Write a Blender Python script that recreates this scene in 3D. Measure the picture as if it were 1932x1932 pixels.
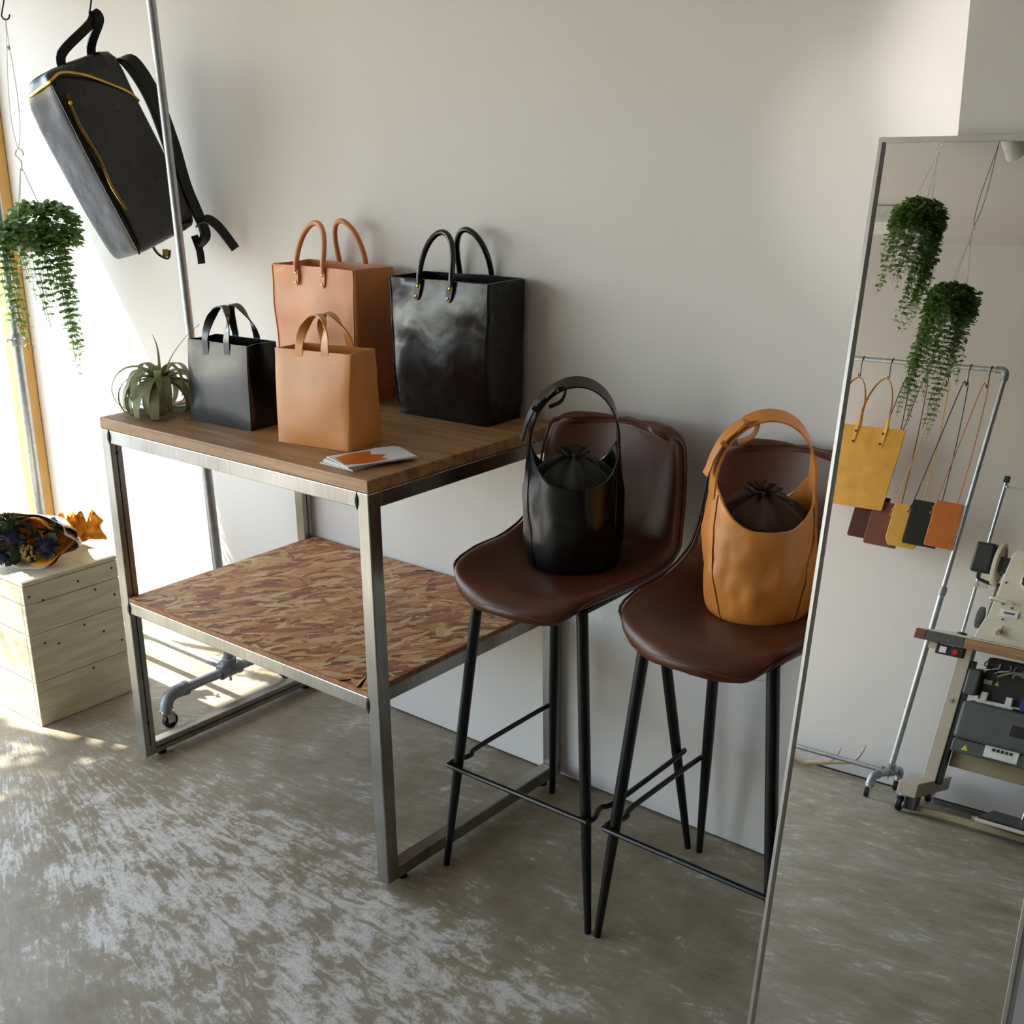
import bpy, math, random
from math import sin, cos, pi, radians, sqrt, atan2
from mathutils import Vector, Matrix, noise
V = Vector
for o in list(bpy.data.objects): bpy.data.objects.remove(o, do_unlink=True)
SC = bpy.context.scene
COL = SC.collection
R = random.Random(7)

# ------------------------------------------------------------------ camera
cam_d = bpy.data.cameras.new('camera'); cam_o = bpy.data.objects.new('camera', cam_d); COL.objects.link(cam_o)
cam_d.sensor_fit = 'HORIZONTAL'; cam_d.sensor_width = 36.0; cam_d.lens = 36.0*2261.77/1932.0
cam_d.clip_start = 0.02; cam_d.clip_end = 200
CR = V((0.76886153, 0.63925849, -0.01416105)); CU = V((-0.18163821, 0.23959082, 0.95373151)); CF = V((-0.61307382, 0.73071528, -0.30032593))
CP = V((1.6076, -1.4925, 1.5199))
m = Matrix.Identity(4)
for i in range(3):
    m[i][0] = CR[i]; m[i][1] = CU[i]; m[i][2] = -CF[i]; m[i][3] = CP[i]
cam_o.matrix_world = m
SC.camera = cam_o

# ------------------------------------------------------------------ light and exposure
SC.view_settings.view_transform = 'Standard'; SC.view_settings.look = 'None'
SC.view_settings.gamma = 1.0; SC.view_settings.use_curve_mapping = False
SC.view_settings.exposure = -0.36
SUN_EL, SUN_DIR = 54.0, V((1.0, 0.30, 0)).normalized()
wd = bpy.data.worlds.new('world'); SC.world = wd; wd.use_nodes = True
wn = wd.node_tree.nodes; wl = wd.node_tree.links
for n_ in list(wn): wn.remove(n_)
w_out = wn.new('ShaderNodeOutputWorld'); w_bg = wn.new('ShaderNodeBackground'); w_sky = wn.new('ShaderNodeTexSky')
w_sky.sky_type = 'NISHITA'; w_sky.sun_disc = False; w_sky.sun_elevation = radians(SUN_EL)
w_sky.sun_rotation = atan2(-SUN_DIR.x, -SUN_DIR.y); w_sky.dust_density = 0.6; w_sky.air_density = 1.0
w_hs = wn.new('ShaderNodeHueSaturation'); w_hs.inputs['Saturation'].default_value = .74
wl.new(w_sky.outputs[0], w_hs.inputs['Color']); wl.new(w_hs.outputs[0], w_bg.inputs[0]); wl.new(w_bg.outputs[0], w_out.inputs[0])
w_bg.inputs[1].default_value = 1.6
sun_d = bpy.data.lights.new('sun', 'SUN'); sun_o = bpy.data.objects.new('sun', sun_d); COL.objects.link(sun_o)
sun_d.energy = 25.0; sun_d.angle = radians(0.7); sun_d.color = (1.0, 0.96, 0.90)
sdir = V((SUN_DIR.x*cos(radians(SUN_EL)), SUN_DIR.y*cos(radians(SUN_EL)), -sin(radians(SUN_EL))))
sun_o.rotation_euler = sdir.to_track_quat('-Z', 'Y').to_euler(); sun_o.location = (-6, -2, 6)
# light portal in the shop window (guides sampling of the daylight, gives off none itself)
po_d = bpy.data.lights.new('window_portal', 'AREA'); po_o = bpy.data.objects.new('window_portal', po_d); COL.objects.link(po_o)
po_d.shape = 'RECTANGLE'; po_d.size = 3.9; po_d.size_y = 2.08; po_d.cycles.is_portal = True
po_o.location = (-2.40, -1.40, 1.08); po_o.rotation_euler = V((1, 0, 0)).to_track_quat('-Z', 'Z').to_euler()

p2_d = bpy.data.lights.new('added_entrance_portal', 'AREA'); p2_o = bpy.data.objects.new('added_entrance_portal', p2_d); COL.objects.link(p2_o)  # portal for the added entrance, emits nothing itself
p2_d.shape = 'RECTANGLE'; p2_d.size = 1.25; p2_d.size_y = 2.05; p2_d.cycles.is_portal = True
p2_o.location = (-2.0, -3.86, 1.06); p2_o.rotation_euler = V((.0788, .9969, 0)).to_track_quat('-Z', 'Z').to_euler()

# ------------------------------------------------------------------ materials
def lin(*c):
    return tuple(((x/255.0)/12.92 if x/255.0 <= .04045 else ((x/255.0+.055)/1.055)**2.4) for x in c) + (1.0,)
class NT:
    def __init__(s, name):
        s.m = bpy.data.materials.new(name); s.m.use_nodes = True; s.t = s.m.node_tree; s.n = s.t.nodes
        s.p = s.n['Principled BSDF']
    def new(s, k, **kw):
        x = s.n.new(k)
        for a, b in kw.items(): setattr(x, a, b)
        return x
    def link(s, a, b): s.t.links.new(a, b)
    def coord(s, kind='Object', scale=(1, 1, 1), rot=(0, 0, 0), loc=(0, 0, 0)):
        c = s.new('ShaderNodeTexCoord'); mp = s.new('ShaderNodeMapping')
        mp.inputs['Scale'].default_value = scale; mp.inputs['Rotation'].default_value = rot; mp.inputs['Location'].default_value = loc
        s.link(c.outputs[kind], mp.inputs[0]); return mp.outputs[0]
    def noise(s, vec, scale=5, detail=4, rough=.55, dist=0.0):
        x = s.new('ShaderNodeTexNoise'); x.inputs['Scale'].default_value = scale; x.inputs['Detail'].default_value = detail
        x.inputs['Roughness'].default_value = rough; x.inputs['Distortion'].default_value = dist
        if vec is not None: s.link(vec, x.inputs['Vector'])
        return x.outputs['Fac']
    def ramp(s, fac, stops):
        x = s.new('ShaderNodeValToRGB'); e = x.color_ramp.elements
        while len(e) < len(stops): e.new(.5)
        for i, (p, c) in enumerate(stops):
            e[i].position = p; e[i].color = c if len(c) == 4 else tuple(c)+(1,)
        s.link(fac, x.inputs[0]); return x.outputs[0]
    def mix(s, fac, a, b, mode='MIX'):
        x = s.new('ShaderNodeMix', data_type='RGBA', blend_type=mode)
        if isinstance(fac, (int, float)): x.inputs[0].default_value = fac
        else: s.link(fac, x.inputs[0])
        for v, i in ((a, 6), (b, 7)):
            if isinstance(v, tuple): x.inputs[i].default_value = v
            else: s.link(v, x.inputs[i])
        return x.outputs[2]
    def math(s, op, a, b=None, c=None, clamp=False):
        x = s.new('ShaderNodeMath', operation=op); x.use_clamp = clamp
        for v, i in ((a, 0), (b, 1), (c, 2)):
            if v is None: continue
            if isinstance(v, (int, float)): x.inputs[i].default_value = v
            else: s.link(v, x.inputs[i])
        return x.outputs[0]
    def bump(s, h, strength=.3, dist=.002):
        b = s.new('ShaderNodeBump'); b.inputs['Strength'].default_value = strength; b.inputs['Distance'].default_value = dist
        s.link(h, b.inputs['Height']); s.link(b.outputs[0], s.p.inputs['Normal'])
    def set(s, color=None, rough=None, metal=None, coat=None, spec=None, sheen=None):
        if color is not None:
            if isinstance(color, tuple): s.p.inputs['Base Color'].default_value = color
            else: s.link(color, s.p.inputs['Base Color'])
        if rough is not None:
            if isinstance(rough, (int, float)): s.p.inputs['Roughness'].default_value = rough
            else: s.link(rough, s.p.inputs['Roughness'])
        if metal is not None: s.p.inputs['Metallic'].default_value = metal
        if coat is not None: s.p.inputs['Coat Weight'].default_value = coat; s.p.inputs['Coat Roughness'].default_value = .25
        if spec is not None: s.p.inputs['Specular IOR Level'].default_value = spec
        if sheen is not None: s.p.inputs['Sheen Weight'].default_value = sheen
        return s.m
M = {}
def simple(name, col, rough=.5, metal=0.0, var=.12, scale=30, bump=0.0, bdist=.001, coat=None, spec=None, sheen=None):
    t = NT(name); c = t.coord()
    f = t.noise(c, scale, 4)
    a = tuple(x*(1-var) for x in col[:3])+(1,); b = tuple(min(1, x*(1+var)) for x in col[:3])+(1,)
    t.set(t.ramp(f, [(.3, a), (.7, b)]), rough, metal, coat, spec, sheen)
    if bump: t.bump(f, bump, bdist)
    M[name] = t.m; return t.m
def leather(name, col, rough, crease, var=.18, spec=.5):
    t = NT(name); c = t.coord()
    f1 = t.noise(c, 9, 2, .4, .3); f2 = t.noise(c, 26, 2, .4, 0.0)
    a = tuple(x*(1-var) for x in col[:3])+(1,); b = tuple(min(1, x*(1+var)) for x in col[:3])+(1,)
    h = t.math('ADD', t.math('MULTIPLY', f1, 1.0), t.math('MULTIPLY', f2, .22))
    t.set(t.ramp(f1, [(.3, a), (.7, b)]), t.math('ADD', t.math('MULTIPLY', f2, .05), rough-.025), spec=spec)
    t.bump(h, crease, .02); M[name] = t.m; return t.m
simple('wall_paint', lin(216, 211, 206), .75, var=.015, scale=3, bump=.04, bdist=.002)
simple('ceiling_paint', lin(196, 190, 182), .8, var=.01, scale=3)
simple('wall_dark', lin(62, 50, 40), .8, var=.1, scale=4)
simple('gap_dark', lin(40, 38, 36), .9)
simple('black_metal', lin(7, 7, 8), .34, .0, var=.2, spec=.4)
simple('chrome', lin(200, 204, 208), .15, 1.0, var=.05)
simple('brass', lin(214, 172, 84), .25, 1.0, var=.08)
simple('black_rubber', lin(16, 16, 17), .5)
simple('galvanised', lin(168, 172, 176), .38, .85, var=.14, scale=60, bump=.05)
simple('cast_fitting', lin(150, 154, 158), .5, .7, var=.12, scale=90, bump=.15)
simple('frame_silver', lin(205, 203, 200), .28, .9, var=.04)
simple('backing', lin(70, 52, 36), .8)
leather('leather_black', lin(7, 7, 8), .28, .40, spec=.6)
leather('leather_black_smooth', lin(6, 6, 7), .25, .10, spec=.7)
leather('leather_tan', lin(212, 140, 74), .36, .12, .12, spec=.6)
leather('leather_tan_pale', lin(208, 134, 82), .42, .2, .12, spec=.5)
leather('leather_tan_soft', lin(208, 132, 58), .36, .3, .14, spec=.6)
leather('leather_seat', lin(78, 37, 20), .36, .04, .25, spec=.38)
simple('leather_edge', lin(120, 66, 30), .6)
simple('leather_mustard', lin(208, 150, 46), .6, var=.12, scale=14)
simple('leather_orange', lin(196, 108, 38), .6, var=.1, scale=14)
simple('leather_brown', lin(120, 66, 44), .6, var=.1, scale=14)
simple('leather_dark_brown', lin(82, 34, 22), .6, var=.1, scale=14)
simple('leather_yellow', lin(216, 164, 66), .6, var=.1, scale=14)
simple('leather_charcoal', lin(20, 19, 19), .5, var=.1, scale=14)
simple('suede_green', lin(30, 32, 20), .95, var=.3, scale=40, bump=.3, sheen=.15)
simple('suede_brown', lin(58, 28, 14), .95, var=.3, scale=40, bump=.3, sheen=.15)
simple('cord_dark', lin(30, 22, 18), .6)
simple('strap_grey', lin(9, 9, 9), .4, spec=.35)
simple('string_white', lin(222, 220, 214), .6)
simple('pot_white', lin(205, 205, 196), .5)
simple('hook_white', lin(232, 230, 226), .45)
simple('wire_dark', lin(34, 30, 28), .4, .6)
simple('soil', lin(48, 36, 26), .95)
simple('stem_green', lin(88, 96, 52), .7)
simple('antler_bone', lin(196, 176, 146), .6, var=.2, scale=25)
simple('card_white', lin(222, 220, 218), .4, var=.01)
simple('print_orange', lin(198, 98, 24), .35, var=.2, scale=25)
simple('machine_cream', lin(216, 208, 188), .35, var=.02)
simple('machine_grey', lin(84, 86, 86), .55, var=.06)
simple('machine_beige', lin(188, 176, 156), .5, var=.04)
simple('machine_dark', lin(30, 31, 33), .45)
simple('machine_beam', lin(168, 156, 124), .45, var=.06, scale=8)
simple('grey_edge', lin(74, 72, 74), .5)
simple('red_button', lin(186, 30, 36), .4)
simple('yellow_label', lin(224, 206, 60), .5)
simple('white_label', lin(226, 226, 222), .45)
simple('blue_plastic', lin(40, 56, 140), .4)
simple('kraft_paper', lin(196, 140, 84), .8, var=.08, scale=12)
simple('orange_paper', lin(236, 158, 36), .7, var=.08, scale=12)
simple('pink_paper', lin(236, 222, 214), .7)
simple('thistle_blue', lin(32, 36, 72), .8, var=.3)
simple('flower_orange', lin(206, 104, 26), .8, var=.25)
simple('berry', lin(118, 92, 40), .6, var=.2)
simple('bouquet_leaf', lin(46, 64, 36), .6, var=.25)
simple('pavement', lin(146, 146, 147), .9, var=.08, scale=4)
simple('awning_cloth', lin(150, 140, 124), .9)
simple('nail_dark', lin(60, 48, 34), .6)
simple('pine_post', lin(214, 168, 96), .6, var=.1, scale=8)
simple('dark_seam', lin(60, 30, 14), .8)
simple('stitch', lin(150, 96, 66), .7)

def leaf_mat(name, a, b):
    t = NT(name); oi = t.new('ShaderNodeObjectInfo'); g = t.new('ShaderNodeNewGeometry')
    f = t.noise(g.outputs['Position'], 26, 2)
    t.set(t.ramp(f, [(.35, a), (.65, b)]), .45)
    t.p.inputs['Subsurface Weight'].default_value = 0.0
    # thin leaf: some light passes through
    tr = t.new('ShaderNodeBsdfTranslucent'); tr.inputs[0].default_value = b; mx = t.new('ShaderNodeMixShader'); mx.inputs[0].default_value = .32
    out = [n for n in t.n if n.type == 'OUTPUT_MATERIAL'][0]
    t.link(t.p.outputs[0], mx.inputs[1]); t.link(tr.outputs[0], mx.inputs[2]); t.link(mx.outputs[0], out.inputs[0])
    M[name] = t.m
leaf_mat('leaf_green', lin(62, 96, 36), lin(120, 152, 76))
leaf_mat('leaf_silver', lin(140, 146, 96), lin(184, 188, 148))
leaf_mat('shrub_leaf', lin(50, 80, 34), lin(86, 116, 52))

def mat_floor():
    t = NT('floor_concrete'); g = t.new('ShaderNodeNewGeometry'); pos = g.outputs['Position']
    sep = t.new('ShaderNodeSeparateXYZ'); t.link(pos, sep.inputs[0]); x, y = sep.outputs[0], sep.outputs[1]
    # brush strokes that fan out from a point near the box
    dx = t.math('ADD', x, 1.55); dy = t.math('ADD', y, .02)
    ang = t.math('ARCTAN2', dy, dx); rad = t.math('SQRT', t.math('ADD', t.math('MULTIPLY', dx, dx), t.math('MULTIPLY', dy, dy)))
    cb = t.new('ShaderNodeCombineXYZ'); t.link(t.math('MULTIPLY', ang, 60.0), cb.inputs[0]); t.link(t.math('MULTIPLY', rad, 11.0), cb.inputs[1])
    streak = t.noise(cb.outputs[0], 1.0, 8, .72, .9)
    big = t.noise(pos, 1.7, 3, .5); mid = t.noise(pos, 7, 6, .65); fine = t.noise(pos, 60, 5, .7); speck = t.noise(pos, 170, 3, .6)
    # zone where old paint is left
    bx = t.math('DIVIDE', t.math('ADD', x, .22), .80); by = t.math('DIVIDE', t.math('ADD', y, .22), .30)
    zone = t.math('SUBTRACT', 1.0, t.math('ADD', t.math('MULTIPLY', bx, bx), t.math('MULTIPLY', by, by)))
    zone = t.math('MAXIMUM', zone, -.75)
    fine2 = t.noise(pos, 46, 10, .82, .3)
    wmask = t.math('ADD', t.math('MULTIPLY', streak, .88), t.math('ADD', t.math('MULTIPLY', zone, .10), t.math('ADD', t.math('MULTIPLY', mid, .66), t.math('MULTIPLY', fine2, .60))))
    wm2 = t.math('SUBTRACT', wmask, 1.10)
    paint = t.ramp(wm2, [(.0, (0, 0, 0)), (.05, (.55, .55, .55)), (.16, (1, 1, 1))])
    pits = t.ramp(t.noise(pos, 120, 5, .8), [(.36, (.25, .25, .25)), (.50, (1, 1, 1))])
    base = t.ramp(big, [(.3, lin(124, 110, 82)), (.5, lin(150, 138, 114)), (.72, lin(168, 162, 150))])
    base = t.mix(.55, base, t.ramp(mid, [(.3, lin(112, 98, 72)), (.5, lin(154, 144, 124)), (.7, lin(178, 172, 160))]))
    base = t.mix(t.math('MULTIPLY', t.ramp(streak, [(.35, (1, 1, 1)), (.55, (0, 0, 0))]), .35), base, lin(104, 92, 72))
    base = t.mix(t.ramp(speck, [(.2, (.5, .5, .5)), (.33, (0, 0, 0))]), base, lin(74, 68, 58))
    col = t.mix(t.math('MULTIPLY', t.math('MULTIPLY', paint, pits), .86), base, lin(216, 212, 205))
    t.set(col, t.ramp(fine, [(.3, (.42, .42, .42)), (.7, (.62, .62, .62))]), spec=.4)
    t.bump(t.math('ADD', t.math('MULTIPLY', wmask, .5), t.math('MULTIPLY', fine, .5)), .25, .004)
    M['floor'] = t.m
mat_floor()
def mat_wood_top():
    t = NT('oak_top'); c = t.coord(scale=(2.2, 22, 22)); c2 = t.coord(scale=(1.2, 70, 70))
    g1 = t.noise(c, 1.6, 5, .6, .8); g2 = t.noise(c2, 2.0, 4, .6)
    col = t.ramp(g1, [(.28, lin(126, 90, 54)), (.5, lin(168, 126, 82)), (.72, lin(192, 150, 106))])
    col = t.mix(t.math('MULTIPLY', t.ramp(g2, [(.4, (1, 1, 1)), (.6, (0, 0, 0))]), .40), col, lin(112, 78, 46))
    t.set(col, .5); t.bump(g2, .2, .002); M['oak_top'] = t.m
mat_wood_top()
def mat_plank():
    t = NT('white_plank'); c = t.coord(scale=(1.5, 3, 26)); g1 = t.noise(c, 2, 5, .6, .4); c2 = t.coord(); b = t.noise(c2, 6, 3)
    col = t.ramp(g1, [(.3, lin(196, 182, 146)), (.55, lin(218, 208, 180)), (.8, lin(228, 220, 196))])
    col = t.mix(t.math('MULTIPLY', t.ramp(b, [(.55, (0, 0, 0)), (.75, (1, 1, 1))]), .3), col, lin(176, 160, 122))
    t.set(col, .6); t.bump(g1, .12, .002); M['white_plank'] = t.m
mat_plank()
def mat_steel():
    t = NT('raw_steel'); c = t.coord(scale=(60, 60, 3)); g1 = t.noise(c, 2, 4); b = t.noise(t.coord(), 5, 3)
    col = t.ramp(b, [(.3, lin(140, 137, 131)), (.7, lin(182, 179, 173))])
    t.set(t.mix(.2, col, t.ramp(g1, [(.3, lin(90, 88, 84)), (.7, lin(176, 174, 170))])), .30, 1.0); t.bump(g1, .06, .001); M['raw_steel'] = t.m
mat_steel()
simple('weld', lin(80, 86, 88), .35, .9, var=.3, scale=200, bump=.5)
def mat_attr(name, rough=.6):
    t = NT(name); a = t.new('ShaderNodeVertexColor'); a.layer_name = 'tint'; f = t.noise(t.coord(scale=(1, 1, 1)), 160, 3)
    t.set(t.mix(.14, a.outputs[0], t.ramp(f, [(.3, lin(90, 56, 34)), (.7, lin(225, 190, 140))])), rough); M[name] = t.m
mat_attr('osb_flake', .55)
simple('osb_base', lin(150, 102, 62), .7, var=.35, scale=60)
def mat_mirror():
    t = NT('mirror_silver'); g = t.new('ShaderNodeBsdfGlossy'); g.inputs['Roughness'].default_value = 0.0; g.inputs['Color'].default_value = (.86, .865, .855, 1)
    out = [n for n in t.n if n.type == 'OUTPUT_MATERIAL'][0]; t.link(g.outputs[0], out.inputs[0]); M['mirror'] = t.m
mat_mirror()
def mat_glass():
    t = NT('window_glass'); tr = t.new('ShaderNodeBsdfTransparent'); tr.inputs[0].default_value = (.96, .98, .97, 1); g = t.new('ShaderNodeBsdfGlossy'); g.inputs['Roughness'].default_value = 0.0
    mx = t.new('ShaderNodeMixShader'); mx.inputs[0].default_value = .06
    out = [n for n in t.n if n.type == 'OUTPUT_MATERIAL'][0]
    t.link(tr.outputs[0], mx.inputs[1]); t.link(g.outputs[0], mx.inputs[2]); t.link(mx.outputs[0], out.inputs[0]); M['window_glass'] = t.m
mat_glass()
def mat_emit(name, col, st):
    t = NT(name); t.p.inputs['Base Color'].default_value = col; t.p.inputs['Emission Color'].default_value = col; t.p.inputs['Emission Strength'].default_value = st; M[name] = t.m
mat_emit('lamp_glow', (1, .88, .7, 1), 3.0)

# ------------------------------------------------------------------ mesh helpers
class MB:
    def __init__(s): s.v = []; s.f = []; s.mi = []; s.c = []; s.cur = 0
    def add(s, vs, fs):
        o = len(s.v); s.v += [V(p) for p in vs]
        for f in fs: s.f.append([i+o for i in f]); s.mi.append(s.cur)
        return s
    def box(s, c, d, rot=None):
        hx, hy, hz = d[0]/2, d[1]/2, d[2]/2
        vs = [V((a*hx, b*hy, e*hz)) for a in (-1, 1) for b in (-1, 1) for e in (-1, 1)]
        if rot is not None: vs = [rot @ p for p in vs]
        vs = [p+V(c) for p in vs]
        return s.add(vs, [(0, 1, 3, 2), (4, 6, 7, 5), (0, 4, 5, 1), (2, 3, 7, 6), (0, 2, 6, 4), (1, 5, 7, 3)])
    def bb(s, x0, x1, y0, y1, z0, z1): return s.box(((x0+x1)/2, (y0+y1)/2, (z0+z1)/2), (x1-x0, y1-y0, z1-z0))
    def loft(s, rings, cap0=True, cap1=True, closed=True):
        n = len(rings[0]); vs = [p for r in rings for p in r]; fs = []
        for k in range(len(rings)-1):
            for i in range(n if closed else n-1):
                j = (i+1) % n; fs.append((k*n+i, k*n+j, (k+1)*n+j, (k+1)*n+i))
        if cap0: fs.append(tuple(range(n-1, -1, -1)))
        if cap1: fs.append(tuple((len(rings)-1)*n+i for i in range(n)))
        return s.add(vs, fs)
    def tube(s, path, r, seg=10, closed=False, cap=True):
        path = [V(p) for p in path]; n = len(path)
        rs = r if isinstance(r, (list, tuple)) else [r]*n
        T = []
        for i in range(n):
            a = path[(i-1) % n] if (closed or i > 0) else path[i]; b = path[(i+1) % n] if (closed or i < n-1) else path[i]
            d = (b-a); T.append(d.normalized() if d.length > 1e-9 else V((0, 0, 1)))
        up = V((0, 0, 1)) if abs(T[0].z) < .9 else V((1, 0, 0))
        nrm = (up-T[0]*up.dot(T[0])).normalized(); rings = []
        for i in range(n):
            nrm = (nrm-T[i]*nrm.dot(T[i]))
            nrm = nrm.normalized() if nrm.length > 1e-6 else T[i].orthogonal().normalized()
            bn = T[i].cross(nrm)
            rings.append([path[i]+(nrm*cos(2*pi*k/seg)+bn*sin(2*pi*k/seg))*rs[i] for k in range(seg)])
        if closed: rings.append(rings[0]); return s.loft(rings, False, False)
        return s.loft(rings, cap, cap)
    def ribbon(s, path, wd, width, th):
        path = [V(p) for p in path]; n = len(path); rings = []
        for i in range(n):
            d = (path[min(n-1, i+1)]-path[max(0, i-1)]).normalized()
            w = V(wd[i] if isinstance(wd, list) else wd); w = (w-d*w.dot(d)).normalized(); b = d.cross(w)
            W = width[i] if isinstance(width, (list, tuple)) else width
            rings.append([path[i]+w*W/2+b*th/2, path[i]-w*W/2+b*th/2, path[i]-w*W/2-b*th/2, path[i]+w*W/2-b*th/2])
        return s.loft(rings)
    def lathe(s, prof, seg=24, c=(0, 0, 0), axis=None):
        c = V(c); q = V((0, 0, 1)).rotation_difference(V(axis)) if axis is not None else None; rings = []
        for r, z in prof:
            ring = [V((r*cos(2*pi*k/seg), r*sin(2*pi*k/seg), z)) for k in range(seg)]
            if q is not None: ring = [q @ p for p in ring]
            rings.append([p+c for p in ring])
        return s.loft(rings)
    def cyl(s, a, b, r, seg=16, r2=None):
        return s.tube([a, b], [r, r if r2 is None else r2], seg)
    def sphere(s, c, r, seg=12, rings=8, sc=(1, 1, 1)):
        c = V(c); rr = []
        for k in range(rings+1):
            th = pi*k/rings; q = max(1e-4, sin(th)); rr.append([c+V((r*sc[0]*q*cos(2*pi*i/seg), r*sc[1]*q*sin(2*pi*i/seg), -r*sc[2]*cos(th))) for i in range(seg)])
        return s.loft(rr, False, False)
    def build(s, name, mats, parent=None, smooth=True, sharp=38, bevel=0.0, subsurf=0, bseg=2):
        me = bpy.data.meshes.new(name); me.from_pydata([tuple(p) for p in s.v], [], s.f)
        ml = mats if isinstance(mats, (list, tuple)) else [mats]
        for k in ml: me.materials.append(M[k] if isinstance(k, str) else k)
        if len(ml) > 1: me.polygons.foreach_set('material_index', s.mi)
        if s.c:
            at = me.color_attributes.new('tint', 'FLOAT_COLOR', 'CORNER'); k = 0
            for pi_, p in enumerate(me.polygons):
                for _ in p.loop_indices: at.data[k].color = s.c[pi_]; k += 1
        me.update()
        if smooth:
            me.polygons.foreach_set('use_smooth', [True]*len(me.polygons))
            me.set_sharp_from_angle(angle=radians(sharp))
        o = bpy.data.objects.new(name, me); COL.objects.link(o)
        if parent is not None: o.parent = parent
        if bevel:
            b = o.modifiers.new('bevel', 'BEVEL'); b.width = bevel; b.segments = bseg; b.limit_method = 'ANGLE'; b.angle_limit = radians(40)
        if subsurf:
            b = o.modifiers.new('subsurf', 'SUBSURF'); b.levels = subsurf; b.render_levels = subsurf
        return o
def tag(o, label, cat, group=None):
    o['label'] = label; o['category'] = cat
    if group: o['group'] = group
    return o
def thing(name, label, cat, loc=(0, 0, 0), rz=0.0, group=None):
    o = bpy.data.objects.new(name, None); COL.objects.link(o); o.location = loc; o.rotation_euler = (0, 0, rz)
    o.empty_display_size = .05
    return tag(o, label, cat, group)
def struct(o): o['kind'] = 'structure'; return o
def share(o, name, parent, loc=(0, 0, 0), rot=(0, 0, 0), scale=None):
    c = o.copy(); COL.objects.link(c); c.parent = parent; c.location = loc; c.rotation_euler = rot
    if scale: c.scale = scale
    c.name = name; return c
def bez(pts, n):
    # Catmull-Rom through the points
    P = [V(p) for p in pts]; out = []
    for i in range(len(P)-1):
        p0 = P[max(0, i-1)]; p1 = P[i]; p2 = P[i+1]; p3 = P[min(len(P)-1, i+2)]
        for k in range(n):
            t = k/n; t2 = t*t; t3 = t2*t
            out.append(.5*((2*p1)+(p2-p0)*t+(2*p0-5*p1+4*p2-p3)*t2+(3*p1-p0-3*p2+p3)*t3))
    out.append(P[-1]); return out
def nz(x, y, z): return noise.noise(V((x, y, z)))
def rrect(w, d, r, ns=8, nc=3):
    pts = []; hx, hy = w/2, d/2
    cs = [(hx-r, -hy+r, -pi/2), (hx-r, hy-r, 0), (-hx+r, hy-r, pi/2), (-hx+r, -hy+r, pi)]
    for q in range(4):
        cx, cy, a0 = cs[q]; px, py, pa = cs[q-1]
        # straight part before this corner
        e0 = (px+r*cos(pa+pi/2), py+r*sin(pa+pi/2)); e1 = (cx+r*cos(a0), cy+r*sin(a0))
        for k in range(1, ns): pts.append((e0[0]+(e1[0]-e0[0])*k/ns, e0[1]+(e1[1]-e0[1])*k/ns))
        for k in range(nc+1): a = a0+pi/2*k/nc; pts.append((cx+r*cos(a), cy+r*sin(a)))
    return pts

# ------------------------------------------------------------------ the room
YW = 0.604; ZC = 2.595; XL = -2.34
PHI = -0.078875
XW = V((cos(PHI), sin(PHI), 0)); NW = V((-sin(PHI), cos(PHI), 0))      # far wall: along / normal
def FW(s_, d_, z_): return XW*s_ + NW*d_ + V((0, 0, z_))
DW = -3.870
fl = MB(); fl.bb(-2.5, 8.2, -5.0, .9, -.08, 0); struct(fl.build('floor', 'floor', smooth=False))
w = MB(); w.bb(-2.5, 8.2, YW, YW+.12, .005, ZC+.1); struct(w.build('wall_back', 'wall_paint', smooth=False))
w = MB(); w.bb(-2.5, 8.2, YW+.012, YW+.11, -.01, .006); struct(w.build('trim_1', 'gap_dark', smooth=False))  # dark strip in the gap under the wall, its shade put in the colour
w = MB(); w.bb(.975, 1.62, .226, YW+.02, .004, ZC+.05); struct(w.build('wall_pillar', 'wall_paint', smooth=False))
w = MB(); w.bb(-2.5, 8.2, -5.0, .8, ZC, ZC+.1); struct(w.build('ceiling', 'ceiling_paint', smooth=False))
w = MB(); rotw = Matrix.Rotation(PHI, 3, 'Z')
w.box(FW(3.1, DW-.06, ZC/2+.005), (8.3, .12, ZC), rotw); w.box(FW(-1.75, DW-.06, (2.10+ZC)/2+.02), (1.40, .12, ZC-2.10+.04), rotw); struct(w.build('wall_front', 'wall_paint', smooth=False))
w = MB(); w.box(FW(3.1, DW-.05, .002), (8.3, .1, .012), rotw); struct(w.build('trim_2', 'gap_dark', smooth=False))  # same dark strip under the far wall, colour stands in for gap shade
w = MB(); w.bb(4.6, 4.75, -5.0, .8, 0, ZC+.05); struct(w.build('wall_right', 'wall_dark', smooth=False))  # unseen wall, given a dark colour to soak up fill light
w = MB(); w.bb(XL-.12, XL, -4.5, YW+.1, 2.10, ZC+.05); struct(w.build('wall_left', 'wall_paint', smooth=False))
# timber shop window in the left wall
posts_y = [.582, -.45, -1.42, -2.40, -3.38]
for k, y in enumerate(posts_y):
    p = MB(); p.bb(XL-.06, XL+.045, y-.022, y+.02, 0, 2.10)
    o = p.build('trim_%d' % (k+3), 'pine_post', smooth=False, bevel=.003); struct(o)
for k in range(4):
    y0, y1 = posts_y[k+1]+.02, posts_y[k]-.022
    wo = bpy.data.objects.new('window_%d' % (k+1), None); COL.objects.link(wo); struct(wo)
    f = MB(); f.bb(XL-.045, XL+.0, y0, y1, 0, .05); f.bb(XL-.045, XL, y0, y1, 2.05, 2.10); f.build('window_frame', 'pine_post', wo, smooth=False, bevel=.002)
    g = MB(); g.bb(XL-.026, XL-.020, y0, y1, .05, 2.05); g.build('pane', 'window_glass', wo, smooth=False)
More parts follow.
